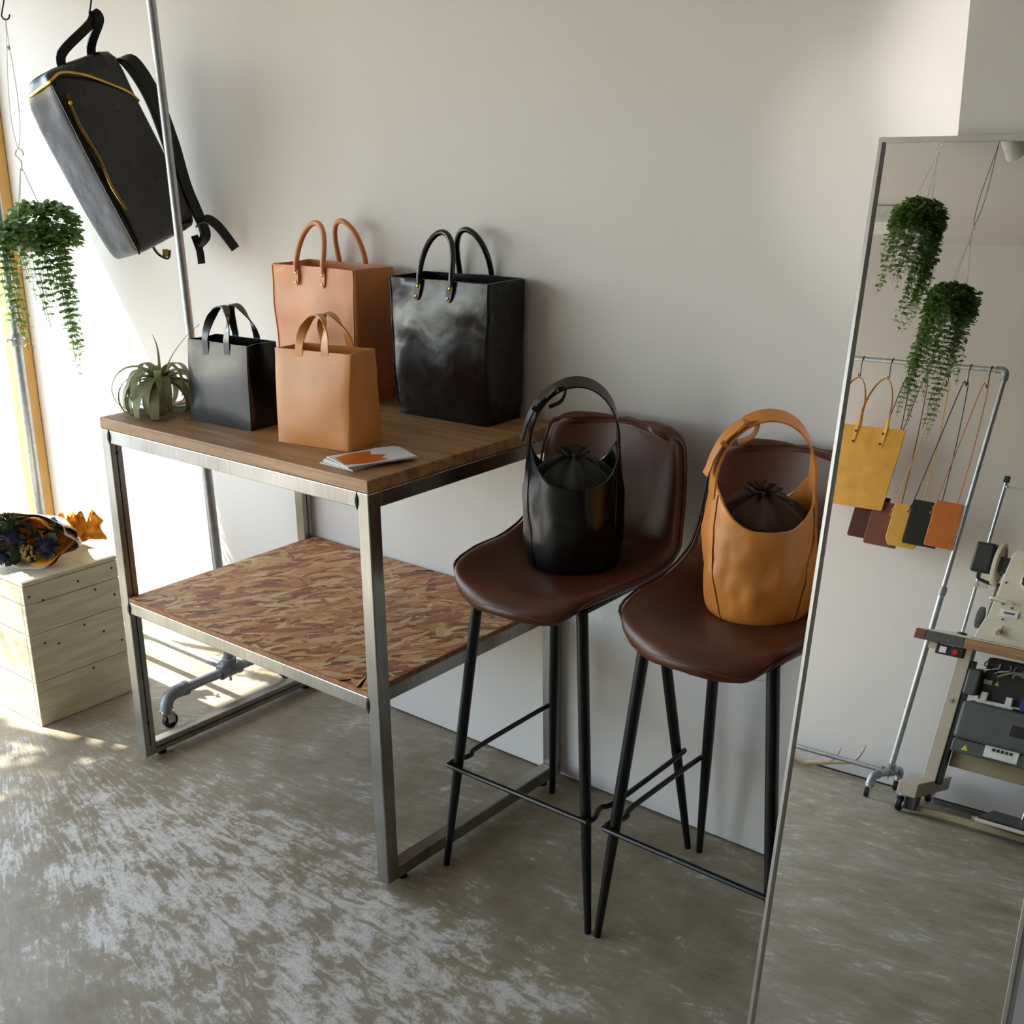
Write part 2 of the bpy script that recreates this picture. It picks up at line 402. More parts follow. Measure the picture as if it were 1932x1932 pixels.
# unseen glazed entrance added left of the far rack to let in low daylight
wo = bpy.data.objects.new('window_5', None); COL.objects.link(wo); struct(wo)
f = MB()
for s_ in (-1.075, -1.70, -2.32): f.box(FW(s_, DW-.05, 1.05), (.045, .07, 2.10), rotw)
for z_ in (.03, 2.075): f.box(FW(-1.70, DW-.05, z_), (1.25, .06, .05), rotw)
f.build('window_frame', 'pine_post', wo, smooth=False, bevel=.002)
for s_ in (-1.385, -2.01):
    g = MB(); g.box(FW(s_, DW-.05, 1.05), (.575, .006, 1.99), rotw); g.build('pane', 'window_glass', wo, smooth=False)
# outside: pavement and a shrub in a planter that dapples the sun
p = MB(); p.bb(-14, -2.5, -14, 8, -.12, -.03); p.bb(-2.5, 8, -14, -5.0, -.12, -.03); o = p.build('pavement', 'pavement', smooth=False); struct(o)

# ------------------------------------------------------------------ display table
TL, TD, TH, TT, TW = .9083, .598, .900, .0266, .0322
ZS = .4516; Z0 = .012; WR = .0329
tb = thing('display_table', 'steel-framed display table with brown wooden top and chipboard lower shelf', 'table', (0, 0, 0))
b = MB(); b.bb(-TL, 0, 0, TD, TH-TT, TH)
b.build('table_top', 'oak_top', tb, smooth=False, bevel=.0025)
def leg_obj(x0, y0):
    q = MB(); q.bb(x0, x0+TW, y0, y0+TW, Z0, TH-TT); return q.build('leg', 'raw_steel', tb, smooth=False, bevel=.0025)
for x0 in (-TL, -TW):
    for y0 in (0, TD-TW): leg_obj(x0, y0)
ft = MB(); ft.lathe([(.011, 0), (.012, .004), (.012, .008), (.004, .008), (.004, .014)], 14)
ft0 = ft.build('foot_pad', 'black_rubber', tb); ft0.location = (-TL+TW/2, .055, 0)
for x in (-TL+TW/2, -TW/2):
    for y in (.055, TD-.055):
        if (x, y) != (-TL+TW/2, .055): share(ft0, 'foot_pad', tb, (x, y, 0))
def rail(name, *a):
    q = MB(); q.bb(*a); return q.build(name, 'raw_steel', tb, smooth=False, bevel=.0022)
e = .0004
for y0 in (0, TD-TW): rail('top_rail', -TL+TW+e, -TW-e, y0+.001, y0+TW-.001, TH-TT-WR, TH-TT-e)
for x0 in (-TL, -TW): rail('side_rail', x0+.0008, x0+TW-.0008, TW+e, TD-TW-e, TH-TT-WR, TH-TT-e)
for x0 in (-TL, -TW): rail('floor_rail', x0+.0008, x0+TW-.0008, TW+e, TD-TW-e, Z0+.0006, Z0+TW)
OS = .0115
for y0 in (0, TD-TW): rail('shelf_rail', -TL+TW+e, -TW-e, y0+.001, y0+TW-.001, ZS-OS-.031, ZS-OS-e)
for x0 in (-TL+TW+.001, -TW-.026): rail('shelf_side_rail', x0, x0+.025, TW+e, TD-TW-e, ZS-OS-.031, ZS-OS-e)
# seam groove and bolt holes on the inner faces of the left legs
for y0 in (TW/2, TD-TW/2):
    q = MB(); q.bb(-TL+TW-.0006, -TL+TW+.0006, y0-.0014, y0+.0014, Z0+.03, TH-TT-.04); q.build('seam', 'gap_dark', tb, smooth=False)
q = MB(); q.bb(-TL+TW-.0014, -TL+TW+.0004, TW, TD-TW, Z0+TW/2-.0014, Z0+TW/2+.0014); q.build('seam', 'gap_dark', tb, smooth=False)
for z in (TH-.085, .105):
    q = MB(); q.cyl((-TL+TW-.001, TW/2, z), (-TL+TW+.001, TW/2, z), .0035, 12); q.build('bolt_hole', 'gap_dark', tb)
# weld beads where the front rails meet the legs
for x, z0, z1 in ((-TW, TH-TT-.036, TH-TT-.002), (-TW, ZS-.048, ZS-.012), (-TL+TW, ZS-.046, ZS-.012), (-TL+TW, TH-TT-.034, TH-TT-.001)):
    q = MB(); n = 8; pth = [(x, .0005, z0+(z1-z0)*k/n) for k in range(n+1)]
    q.tube(pth, [.0008+.0042*sin(pi*min(1, max(0.04, k/n)*.98)) for k in range(n+1)], 8); q.build('weld_bead', 'weld', tb)
# chipboard shelf: core board and pressed wood strands
sh = MB(); sh.bb(-TL+TW+.001, -TW-.001, .002, TD-.001, ZS-OS, ZS-.0008); shelf = sh.build('shelf_board', 'osb_base', tb, smooth=False)
fk = MB(); rr_ = random.Random(3)
pal = [lin(*c) for c in ((214, 166, 108), (190, 130, 78), (166, 98, 56), (226, 188, 134), (146, 80, 44), (200, 138, 88), (216, 176, 128), (178, 106, 62), (124, 64, 34), (206, 152, 96))]
x0b, x1b, y0b, y1b = -TL+TW+.002, -TW-.002, .003, TD-.002
def flake(cx, cy, L, W, a, z, tint):
    n = 3; pts = []; ca, sa = cos(a), sin(a)
    ed = [(-L/2, -W*.35), (-L*.2, -W*.5), (L*.25, -W*.46), (L/2, -W*.2), (L*.46, W*.25), (L*.1, W*.5), (-L*.3, W*.44), (-L*.5, W*.15)]
    for u, v in ed:
        u += rr_.uniform(-.06, .06)*L; v += rr_.uniform(-.1, .1)*W
        X_ = min(x1b, max(x0b, cx+u*ca-v*sa)); Y_ = min(y1b, max(y0b, cy+u*sa+v*ca)); pts.append(V((X_, Y_, z)))
    fk.add(pts, [tuple(range(8))]); fk.c.append(tint)
NF = 3000
for k in range(NF):
    a = rr_.gauss(radians(58), .36) if rr_.random() < .8 else rr_.uniform(0, pi)
    L = rr_.uniform(.03, .125); W = min(.026, L*rr_.uniform(.12, .30)) if rr_.random() < .78 else rr_.uniform(.003, .007)
    if k > NF*.93: L *= .35; W *= .6
    t = pal[rr_.randrange(len(pal))]; j = rr_.uniform(.85, 1.1)
    flake(rr_.uniform(x0b, x1b), rr_.uniform(y0b, y1b), L, W, a, ZS-.0008+.0008*k/NF, tuple(min(1, c*j) for c in t[:3])+(1,))
fo = fk.build('wood_strand', 'osb_flake', shelf, smooth=False); fo['kind'] = 'stuff'

# ------------------------------------------------------------------ tote bags
def tote(name, label, loc, rz, wb, db, wt, dt, h, mat, crisp, seed, group=None, bulge=.010, wrinkle=.004, top_sag=.0):
    t = thing(name, label, 'bag', loc, rz, group); nzl = 18
    def ring(k, off, zb=None):
        f = k/nzl; w_ = wb+(wt-wb)*f; d_ = db+(dt-db)*f
        z = h*f if zb is None else zb; pts = []
        for x, y in rrect(w_-2*off, d_-2*off, (.004 if crisp else .009)-off*.5, 10, 3):
            X_, Y_ = x, y; en = sin(pi*min(1, f*1.02))
            fx = max(0, 1-(2*x/w_)**2); fy = max(0, 1-(2*y/d_)**2)
            if abs(y) > d_*.42: Y_ += (1 if y > 0 else -1)*bulge*fx*en*(1.2-.6*f)
            if abs(x) > w_*.46: X_ -= (1 if x > 0 else -1)*(.010*fy*f - .006*fy*en*(1-f))
            g = wrinkle*(f*(1-f)*4)**.5
            X_ += g*.5*nz(x*9+seed, y*9, z*14); Y_ += g*nz(x*11+seed, y*3+3, z*11)
            zz = z + (top_sag*(nz(x*8+seed, y*8, 5)-.2)*f if zb is None else 0)
            # soft bottom edge
            if f < .06 and not crisp: X_ *= .975; Y_ *= .95
            pts.append(V((X_, Y_, zz)))
        return pts
    rings = [ring(0, .0)]+[ring(k, 0) for k in range(1, nzl+1)]
    inner = [ring(k, .003, h*k/nzl-.0001 if k == nzl else h*k/nzl) for k in range(nzl, 0, -1)]
    b = MB(); b.loft(rings+inner); b.build('body', mat, t, sharp=50)
    return t, ring
def strap_handles(t, yf, yb, h, half, rise, mat, width=.019, lean=.0):
    for sgn, y in ((-1, yf), (1, yb)):
        pth = []; wds = []; n = 22
        pth.append((-half, y, h-.034)); wds.append(V((1, 0, 0)))
        pth.append((-half, y, h-.002)); wds.append(V((1, 0, 0)))
        for k in range(n+1):
            a = pi*k/n; f = sin(a)
            pth.append((-half*cos(a)*(1-.12*f), y*(1-.62*f)+lean*f, h+.006+rise*(f**.8))); wds.append(V((1-f, .9*f, 0)) if k < n/2 else V((1-f, -.9*f, 0)))
        pth.append((half, y, h-.002)); wds.append(V((1, 0, 0)))
        pth.append((half, y, h-.034)); wds.append(V((1, 0, 0)))
        for i in range(1, len(wds)):
            if wds[i].dot(wds[i-1]) < 0: wds[i] = -wds[i]
        r = MB(); r.ribbon(pth, wds, width, .0028); r.build('handle', mat, t)
def rolled_handles(t, yf, yb, h, half, rise, mat, slant=.010):
    for y, s in ((yf, -1), (yb, 1)):
        pth = []; n = 24
        for k in range(n+1):
            a = pi*k/n; pth.append((-half*cos(a), y*(1-.45*sin(a))+s*.004, h+.004+rise*(sin(a)**.82)))
        ends = [(-half, y+s*.005, h-.012)]; pth = [(-half-.001, y+s*.005, h-.012)]+pth+[(half+.001, y+s*.005, h-.012)]
        rs = [.0048]+[.0066]*(n+1)+[.0048]
        r = MB(); r.tube(pth, rs, 12); ho = r.build('handle', mat, t)
        for sx in (-half, half):
            q = MB(); n2 = 8
            tp = [(sx-slant*k/n2, y+s*.0042, h-.004-.043*k/n2) for k in range(n2+1)]
            wid = [.010, .013, .015, .016, .016, .016, .0155, .013, .006]
            q.ribbon(tp, V((1, 0, 0)), wid, .004); tab = q.build('handle_tab', mat, ho)
            for fz, dz in ((.28, 0), (.80, 0)):
                q = MB(); c = V((sx-slant*fz, y+s*.0062, h-.004-.043*fz)); q.lathe([(.0042, 0), (.0040, .0012), (.0022, .0024), (.0002, .0027)], 12, c, (0, s, 0)); q.build('rivet', 'brass', ho)
# small black tote
BZ = TH+.0006
t, rg = tote('small_tote', 'small glossy black leather tote bag beside the air plant', (-.606, .170, BZ), radians(3), .212, .105, .205, .085, .187, 'leather_black_smooth', True, 1.3, bulge=.006, wrinkle=.002)
strap_handles(t, -.044, .044, .187, .036, .072, 'leather_black_smooth')
# small tan tote
t, rg = tote('small_tote', 'small light tan leather tote bag next to the postcards', (-.292, .170, BZ), radians(9), .192, .116, .206, .082, .199, 'leather_tan', True, 4.1, bulge=.008, wrinkle=.003)
strap_handles(t, -.041, .041, .199, .034, .066, 'leather_tan')
# large tan tote
t, rg = tote('large_tote', 'tall pinkish tan leather tote with brass rivets behind the small tan bag', (-.640, .512, BZ), radians(-2), .290, .130, .322, .125, .322, 'leather_tan_pale', False, 8.2, bulge=.010, wrinkle=.007, top_sag=.006)
rolled_handles(t, -.064, .064, .322, .050, .098, 'leather_tan_pale', .003)
for ix in (9, 51):
    q = MB(); q.tube([rg(k, 0)[ix] for k in range(1, 19)], .0021, 6); q.build('seam_welt', 'leather_tan_pale', t)
# large black tote
t, rg = tote('large_tote', 'tall crinkled black leather tote with brass rivets against the wall', (-.236, .520, BZ), radians(2), .276, .132, .305, .128, .316, 'leather_black', False, 2.7, bulge=.012, wrinkle=.007, top_sag=.006)
rolled_handles(t, -.066, .066, .316, .047, .097, 'leather_black', .012)
for ix in (9, 51):
    q = MB(); q.tube([rg(k, 0)[ix] for k in range(1, 19)], .0021, 6); q.build('seam_welt', 'leather_black', t)

# ------------------------------------------------------------------ air plant
ap = thing('air_plant', 'curly silvery green air plant on the table corner', 'plant', (-.822, .118, BZ))
ra = random.Random(11)
q = MB(); q.sphere((0, 0, .062), .022, 10, 8, (1, 1, 1.2)); q.build('core', 'leaf_silver', ap)
for k in range(34):
    f = k/33; az = k*2.39996+ra.uniform(-.25, .25); L = (.15+.09*f**.5)*ra.uniform(.85, 1.15)
    el = radians(66-52*f)+ra.uniform(-.12, .12); turn = radians(205+45*f)*ra.uniform(.85, 1.15)
    if k in (1, 3): turn *= .15; L *= .75
    n = 18; p = V((.010*cos(az), .010*sin(az), .070+.022*(1-f))); pth = [p.copy()]; tw = ra.uniform(-.9, .9)
    for i in range(n):
        e_ = el-turn*((i+.5)/n)**1.0; a2 = az+tw*((i+.5)/n)**1.6
        p = p+V((cos(e_)*cos(a2), cos(e_)*sin(a2), sin(e_)))*L/n
        if p.z < .003+.0006*k*.2: p.z = .003+.0006*k*.2
        pth.append(p.copy())
    wds = [V((-sin(az+tw*(i/n)**1.6), cos(az+tw*(i/n)**1.6), 0)) for i in range(n+1)]
    wid = [(.012+.019*f**.4)*(1-(i/(n+.3))**1.5)+.0007 for i in range(n+1)]
    if k in (1, 3): wid = [w_*.4 for w_ in wid]
    r = MB(); r.ribbon(pth, wds, wid, .0013); r.build('leaf', 'leaf_silver', ap, sharp=70)

# ------------------------------------------------------------------ postcards
ca = radians(72); rc = random.Random(5); order = ['lowest', 'second lowest', 'middle', 'second from the top', 'topmost']
for k in range(5):
    ang = ca+radians([16, 10, 5, -4, 0][k]); cx, cy = -.100+[-.018, -.012, -.006, .003, .004][k], .106+[.0, .004, .002, .006, -.002][k]
    c = MB(); c.box((0, 0, .0011), (.150, .100, .0022)); o = c.build('postcard', 'card_white', smooth=False)
    o.location = (cx, cy, BZ-.0004+k*.00225); o.rotation_euler = (0, 0, ang)
    tag(o, 'white postcard at the table edge, %s of the fanned pile' % order[k], 'postcard', 'postcards on the display table')
    if k == 4:
        o['label'] = 'topmost postcard with an orange picture at the table edge'
        q = MB(); q.add([(-.066, .030, .0024), (-.072, -.030, .0024), (-.03, -.046, .0024), (.020, -.040, .0024), (.012, -.020, .0024), (.032, -.004, .0024), (.004, .012, .0024), (.018, .040, .0024), (-.03, .044, .0024)], [tuple(range(9))]); q.build('picture', 'print_orange', o, smooth=False)

# ------------------------------------------------------------------ stools
def make_stool(label, loc, rz, group):
    t = thing('bar_stool', label, 'stool', loc, rz, group)
    # seat shell: a surface over profile (y, z) with half widths
    prof = bez([(-.232, .640), (-.226, .664), (-.19, .680), (-.08, .680), (.04, .674), (.125, .682), (.172, .716), (.193, .780), (.206, .860), (.217, .930), (.219, .948)] if False else [V((0, -.216, .642)), V((0, -.208, .668)), V((0, -.17, .682)), V((0, -.07, .682)), V((0, .04, .676)), V((0, .12, .684)), V((0, .165, .718)), V((0, .186, .780)), V((0, .199, .860)), V((0, .210, .925)), V((0, .212, .946))], 3)
    nv = len(prof); nu = 16
    hw_pts = [(0, .100), (.05, .126), (.10, .146), (.16, .162), (.23, .176), (.32, .188), (.42, .194), (.50, .194), (.58, .192), (.70, .183), (.82, .176), (.90, .166), (.955, .146), (1, .105)]
    def hw(f):
        for i in range(len(hw_pts)-1):
            a, b_ = hw_pts[i], hw_pts[i+1]
            if a[0] <= f <= b_[0]: u = (f-a[0])/(b_[0]-a[0]); return a[1]+(b_[1]-a[1])*u
        return hw_pts[-1][1]
    top = []; grid = []
    for i, p in enumerate(prof):
        f = i/(nv-1); row = []
        back = max(0, min(1, (f-.45)/.2)); seatz = 1-back
        for j in range(nu+1):
            u = -1+2*j/nu; uu = math.copysign(abs(u)**.92, u); x = hw(f)*uu
            zz = p.z + seatz*(.020*abs(u)**3*min(1, f/.3) - .010*(1-u*u)*min(1, f/.2)) ; yy = p.y - back*(.050*u*u) - .0*seatz
            if f < .30: yy += .050*u*u*(1-f/.30)**.8; 
            bend = math.exp(-((f-.52)/.12)**2); zz += bend*.018*u*u; yy -= bend*.02*u*u
            row.append(V((x, yy, zz)))
        grid.append(row)
    n1 = nu+1; b = MB()
    nrm = [[None]*n1 for _ in range(nv)]
    for i in range(nv):
        for j in range(n1):
            du = grid[i][min(nu, j+1)]-grid[i][max(0, j-1)]; dv = grid[min(nv-1, i+1)][j]-grid[max(0, i-1)][j]
            nrm[i][j] = du.cross(dv).normalized()
    TH_ = .033
    def edge(i, j): return min(i, nv-1-i) == 0 or min(j, nu-j) == 0
    vs = []; 
    for i in range(nv):
        for j in range(n1): vs.append(grid[i][j]+nrm[i][j]*(TH_*.5 - (.007 if edge(i, j) else 0)))
    for i in range(nv):
        for j in range(n1): vs.append(grid[i][j]-nrm[i][j]*(TH_*.5 - (.007 if edge(i, j) else 0)))
    fs = []; o = nv*n1
    for i in range(nv-1):
        for j in range(nu):
            a, c = i*n1+j, (i+1)*n1+j
            fs.append((a, a+1, c+1, c)); fs.append((o+a, o+c, o+c+1, o+a+1))
    loop = [j for j in range(n1)]+[i*n1+nu for i in range(1, nv)]+[(nv-1)*n1+j for j in range(nu-1, -1, -1)]+[i*n1 for i in range(nv-2, 0, -1)]
    for k in range(len(loop)):
        a, c = loop[k], loop[(k+1) % len(loop)]; fs.append((a, o+a, o+c, c))
    b.add(vs, fs); seat = b.build('seat_shell', 'leather_seat', t, sharp=180, subsurf=1)
    # welt seam round the edge with stitches
    cen = [(grid[k // n1][k % n1]) for k in loop]
    q = MB(); outp = []
    for k in loop:
        g = grid[k // n1][k % n1]; c0 = grid[k // n1][nu//2]; d = (g-c0); d = d.normalized() if d.length > 1e-4 else V((0, 0, 1))
        outp.append(g+d*.0035)
    q.tube(outp, .0032, 6, closed=True); q.build('edge_welt', 'leather_seat', seat)
    # stitched crease between seat and back
    q = MB(); i = int(nv*.56); q.tube([grid[i][j]+nrm[i][j]*(TH_*.5-.0005) for j in range(1, nu)], .0014, 6); q.build('crease_seam', 'dark_seam', seat)
    # stitches on the front edge
    q = MB()
    row = [grid[2][j]+nrm[2][j]*(TH_*.5+.0002) for j in range(n1)]; fine = bez(row, 8)
    for k in range(0, len(fine)-2, 2): q.tube([fine[k], fine[k+1]], .0007, 4)
    so = q.build('stitching', 'stitch', seat); so['kind'] = 'stuff'
    # under-seat plate and legs
    q = MB(); q.box((0, 0, .646), (.25, .25, .012)); q.build('seat_plate', 'black_metal', t, smooth=False, bevel=.003)
    for sx in (-1, 1):
        for sy in (-1, 1):
            A = V((sx*.128, sy*.128, .655)); B = V((sx*.190, sy*.190, .0008)); q = MB()
            q.tube([A, A.lerp(B, .5), A.lerp(B, .62), B], [.0118, .0118, .0112, .0072], 14); q.build('leg', 'black_metal', t)
    zr = .245; h_ = .190-.062*(zr/.655); o_ = h_+.0165
    half_u = [(o_-.004, h_+.012), (o_, h_-.02), (o_, -h_+.085), (o_-.012, -h_+.045), (o_+.0005, -h_+.006), (o_-.004, -h_-.012), (o_-.016, -o_)]
    pts = [V((-x, y, zr)) for x, y in half_u]+[V((0, -o_, zr))]+[V((x, y, zr)) for x, y in reversed(half_u)]
    q = MB(); q.tube(bez(pts, 4), .0055, 8); q.build('footrest', 'black_metal', t)
    return t
s1 = make_stool('brown leather bar stool next to the table, holding the black bucket bag', (.220, .337, 0), radians(0.5), 'brown bar stools')
s2 = make_stool('brown leather bar stool beside the mirror, holding the tan bucket bag', (.624, .340, 0), radians(-0.5), 'brown bar stools')

# ------------------------------------------------------------------ bucket bags
def bucket(label, loc, rz, rb, rt, hf, hp, top, mat, pouch, cordm, seed, wr, tip):
    t = thing('bucket_bag', label, 'bag', loc, rz); N = 72; nl = 16
    def rim(th): return hf+(hp-hf)*abs(cos(th))**3.4
    def pt(th, f, off):
        H_ = rim(th); z = H_*f; fr = min(1, z/hf); r = rb+(rt-rb)*fr
        r += .006*sin(pi*min(1, fr))-off
        g = wr*min(1, f*6)*(.4+.6*sin(pi*min(1, f)))
        r += g*nz(cos(th)*3+seed, sin(th)*3, z*16)+g*.5*nz(cos(th)*7, sin(th)*7+seed, z*34)
        k = 1.0
        if z > hf: k = 1-.10*((z-hf)/(hp-hf))**1.5
        # a rounded bottom edge
        if z < .012: r -= .006*(1-z/.012)**2
        return V((r*k*cos(th), r*k*sin(th)*.97, z))
    ths = [2*pi*i/N for i in range(N)]
    fl_ = [0, .02, .05]+[.05+.95*k/nl for k in range(1, nl+1)]
    rings = [[pt(a, f, 0) for a in ths] for f in fl_]+[[pt(a, f, .0032) for a in ths] for f in reversed(fl_[2:])]
    b = MB(); b.loft(rings); body = b.build('body', mat, t, sharp=60)
    # side seams that run from the peaks to the base
    for a0, a1 in ((-.62, -1.02), (pi+.40, pi+.62)):
        q = MB(); q.tube([pt(a0+(a1-a0)*(1-k/16)**1.6, .02+.97*k/16, -.0006) for k in range(17)], .0013, 5); q.build('seam', 'leather_edge' if 'tan' in mat else mat, body)
    # rim binding
    q = MB(); q.tube([pt(a, 1, .0016)+V((0, 0, .0004)) for a in ths], .0021, 6, closed=True); q.build('rim_edge', mat, body)
    # drawstring pouch
    rp = random.Random(int(seed*10)); ph = [rp.uniform(0, 6) for _ in range(4)]
    pr = [(hf*.55, rt-.010), (hf*.80, rt-.008), (hf*.98, rt-.012), (hf*1.10, (rt-.010)*.84), (hf*1.19, (rt-.010)*.58), (hf*1.245, .026), (hf*1.265, .012), (hf*1.285, .015), (hf*1.315, .027), (hf*1.33, .030)]
    rings = []
    for i, (z, r) in enumerate(pr):
        am = [0, 0, .02, .07, .13, .20, .18, .16, .17, .15][i]
        rings.append([V((r*cos(a)*(1+am*sin(9*a+ph[0])+am*.5*sin(14*a+ph[1])), r*sin(a)*(1+am*sin(9*a+ph[0])+am*.5*sin(14*a+ph[1])), z+.004*am*8*nz(cos(a)*2, sin(a)*2, z*20))) for a in ths])
    rings += [[V((p.x*.9, p.y*.9, p.z-.002)) for p in rings[-1]], [V((p.x*.3, p.y*.3, p.z-.018)) for p in rings[-1]]]
    b = MB(); b.loft(rings); po = b.build('drawstring_pouch', pouch, t, sharp=80)
    zc = hf*1.265
    q = MB(); q.tube([(.0135*cos(2*pi*k/20), .0135*sin(2*pi*k/20), zc) for k in range(20)], .0016, 6, closed=True); q.build('cord', cordm, po)
    for path in ([(.0, -.013, zc), (.02, -.035, zc+.012), (.045, -.052, zc-.010), (.035, -.062, zc-.040), (.012, -.058, zc-.034), (.004, -.030, zc-.004), (0, -.014, zc)],
                 [(0, -.014, zc), (-.012, -.040, zc-.018), (-.022, -.066, zc-.052), (-.026, -.076, zc-.080)],
                 [(-.004, -.013, zc), (-.03, -.03, zc+.004), (-.062, -.03, zc-.028), (-.074, -.034, zc-.07)]):
        q = MB(); q.tube(bez([V(p) for p in path], 6), .0014, 5); q.build('cord', cordm, po)
    # strap
    xk = rt*.895
    ctl = [V((-xk-.002, 0, hp-.030))]+[V((-xk*cos(pi*k/14)+tip*sin(pi*k/14), 0, hp-.004+(top-hp+.004)*sin(pi*k/14)**.9)) for k in range(15)]+[V((xk+.001, 0, hp-.030))]
    pth = bez(ctl, 3); n = len(pth)
    wid = [.046-.022*min(1, k/9) if k < n/2 else .046-.022*min(1, (n-1-k)/9) for k in range(n)]
    wds = [V((0, 1, .62*min(1, k/8, (n-1-k)/8))) for k in range(n)]
    wid = [w_*1.25 for w_ in wid]
    q = MB(); q.ribbon(pth, wds, wid, .0036); st = q.build('strap', mat, t)
    # buckle, keeper and loose strap end on the left arm
    a = pth[int(n*.34)]; b2 = pth[int(n*.26)]; d = (a-b2).normalized(); up = V((-d.z, 0, d.x)); up = up if up.z > 0 else -up
    q = MB(); c = a+up*.002
    fr = [c+V((0, sy*.016, 0))+d*sd*.011 for sy, sd in ((-1, -1), (1, -1), (1, 1), (-1, 1))]
    q.tube(fr, .0021, 6, closed=True); q.build('buckle', 'brass' if 'tan' in mat else 'chrome', st)
    q = MB(); c2 = b2-d*.012; q.ribbon([c2-up*.004+V((0, 0, 0)), c2+up*.009], V((0, 1, 0)), .030, .008); q.build('strap_keeper', mat, st)
    q = MB(); i0, i1 = int(n*.36), int(n*.10); sp = []
    for k in range(9):
        c3 = pth[int(i0+(i1-i0)*k/8)]; dd = (pth[min(n-1, int(i0+(i1-i0)*k/8)+1)]-c3).normalized(); uu = V((-dd.z, 0, dd.x)); uu = uu if uu.x < 0 else -uu
        sp.append(c3+uu*(.0045+.004*sin(pi*k/8)+.012*(k/8)**4)+V((0, -.004, 0)))
    q.ribbon(sp, V((0, 1, .5)), .024, .003); q.build('strap_end', mat, st)
    q = MB(); e0 = a-up*.003+d*.012
    q.ribbon(bez([e0+d*.004, e0+d*.014-up*.012, e0-d*.010-up*.024, e0-d*.036-up*.014], 5), V((0, 1, 0)), .022, .003); q.build('strap_loop', mat, st)
    return t
SEATZ = .6862
bucket('black leather bucket bag with dark green drawstring pouch on the stool by the table', (.222, .352, SEATZ), radians(41), .094, .099, .178, .252, .372, 'leather_black_smooth', 'suede_green', 'cord_dark', 1.7, .004, .006)
bucket('tan leather bucket bag with brown suede drawstring pouch on the stool by the mirror', (.640, .352, SEATZ), radians(40), .092, .098, .176, .250, .362, 'leather_tan_soft', 'suede_brown', 'cord_dark', 5.3, .007, .008)

# ------------------------------------------------------------------ leaning mirror (its thin glass is slightly twisted)
MC = V((0.877211931, 0.20744225, 1.502271154)); MT = V((0.99982932, -0.01711849, 0.00694929)); ME = V((-0.00357464, 0.18978952, 0.98181829)); MN = V((-0.01812615, -0.98167556, 0.18969593)); M0 = V((1.12985024, 0.06082049, 0.76764476)); MK = 0.01775
MW, ML = .3615, 1.5285
def mp(u, v, off=0.0):   # u from the left edge, v down from the top
    P = MC+MT*u-ME*v; uu = (P-M0).dot(MT); vv = (P-M0).dot(ME); return P+MN*(MK*uu*vv+off)
mr = thing('leaning_mirror', 'tall narrow mirror with thin silver frame leaning beside the second stool', 'mirror', (0, 0, 0))
g = MB(); nu, nv = 28, 110
g.add([mp(MW*i/nu, ML*j/nv) for j in range(nv+1) for i in range(nu+1)], [(j*(nu+1)+i, (j+1)*(nu+1)+i, (j+1)*(nu+1)+i+1, j*(nu+1)+i+1) for j in range(nv) for i in range(nu)])
g.build('mirror_glass', 'mirror', mr, sharp=180)
g = MB(); n = 24
rings = [[mp(-.003, ML*k/n, -.014), mp(MW+.003, ML*k/n, -.014), mp(MW+.003, ML*k/n, -.003), mp(-.003, ML*k/n, -.003)] for k in range(n+1)]
g.loft(rings); g.build('backing_board', 'backing', mr, smooth=False)
def fr_side(u):
    q = MB(); rings = []
    for k in range(n+1):
        v = ML*k/n; rings.append([mp(u+a, v, b_) for a, b_ in ((-.0045, -.016), (.0045, -.016), (.0045, .004), (.002, .0055), (-.003, .0055), (-.0045, .003))])
    q.loft(rings); q.build('frame_side', 'frame_silver', mr, sharp=30)
fr_side(-.0030); fr_side(MW+.0030)
for v in (-.003, ML-.004):
    q = MB(); rings = []
    for k in range(7):
        u = -.007+(MW+.014)*k/6; rings.append([mp(u, v+a, b_) for a, b_ in ((-.0035, -.016), (.0035, -.016), (.0035, .004), (-.0035, .004))])
    q.loft(rings); q.build('frame_end', 'frame_silver', mr, sharp=30)

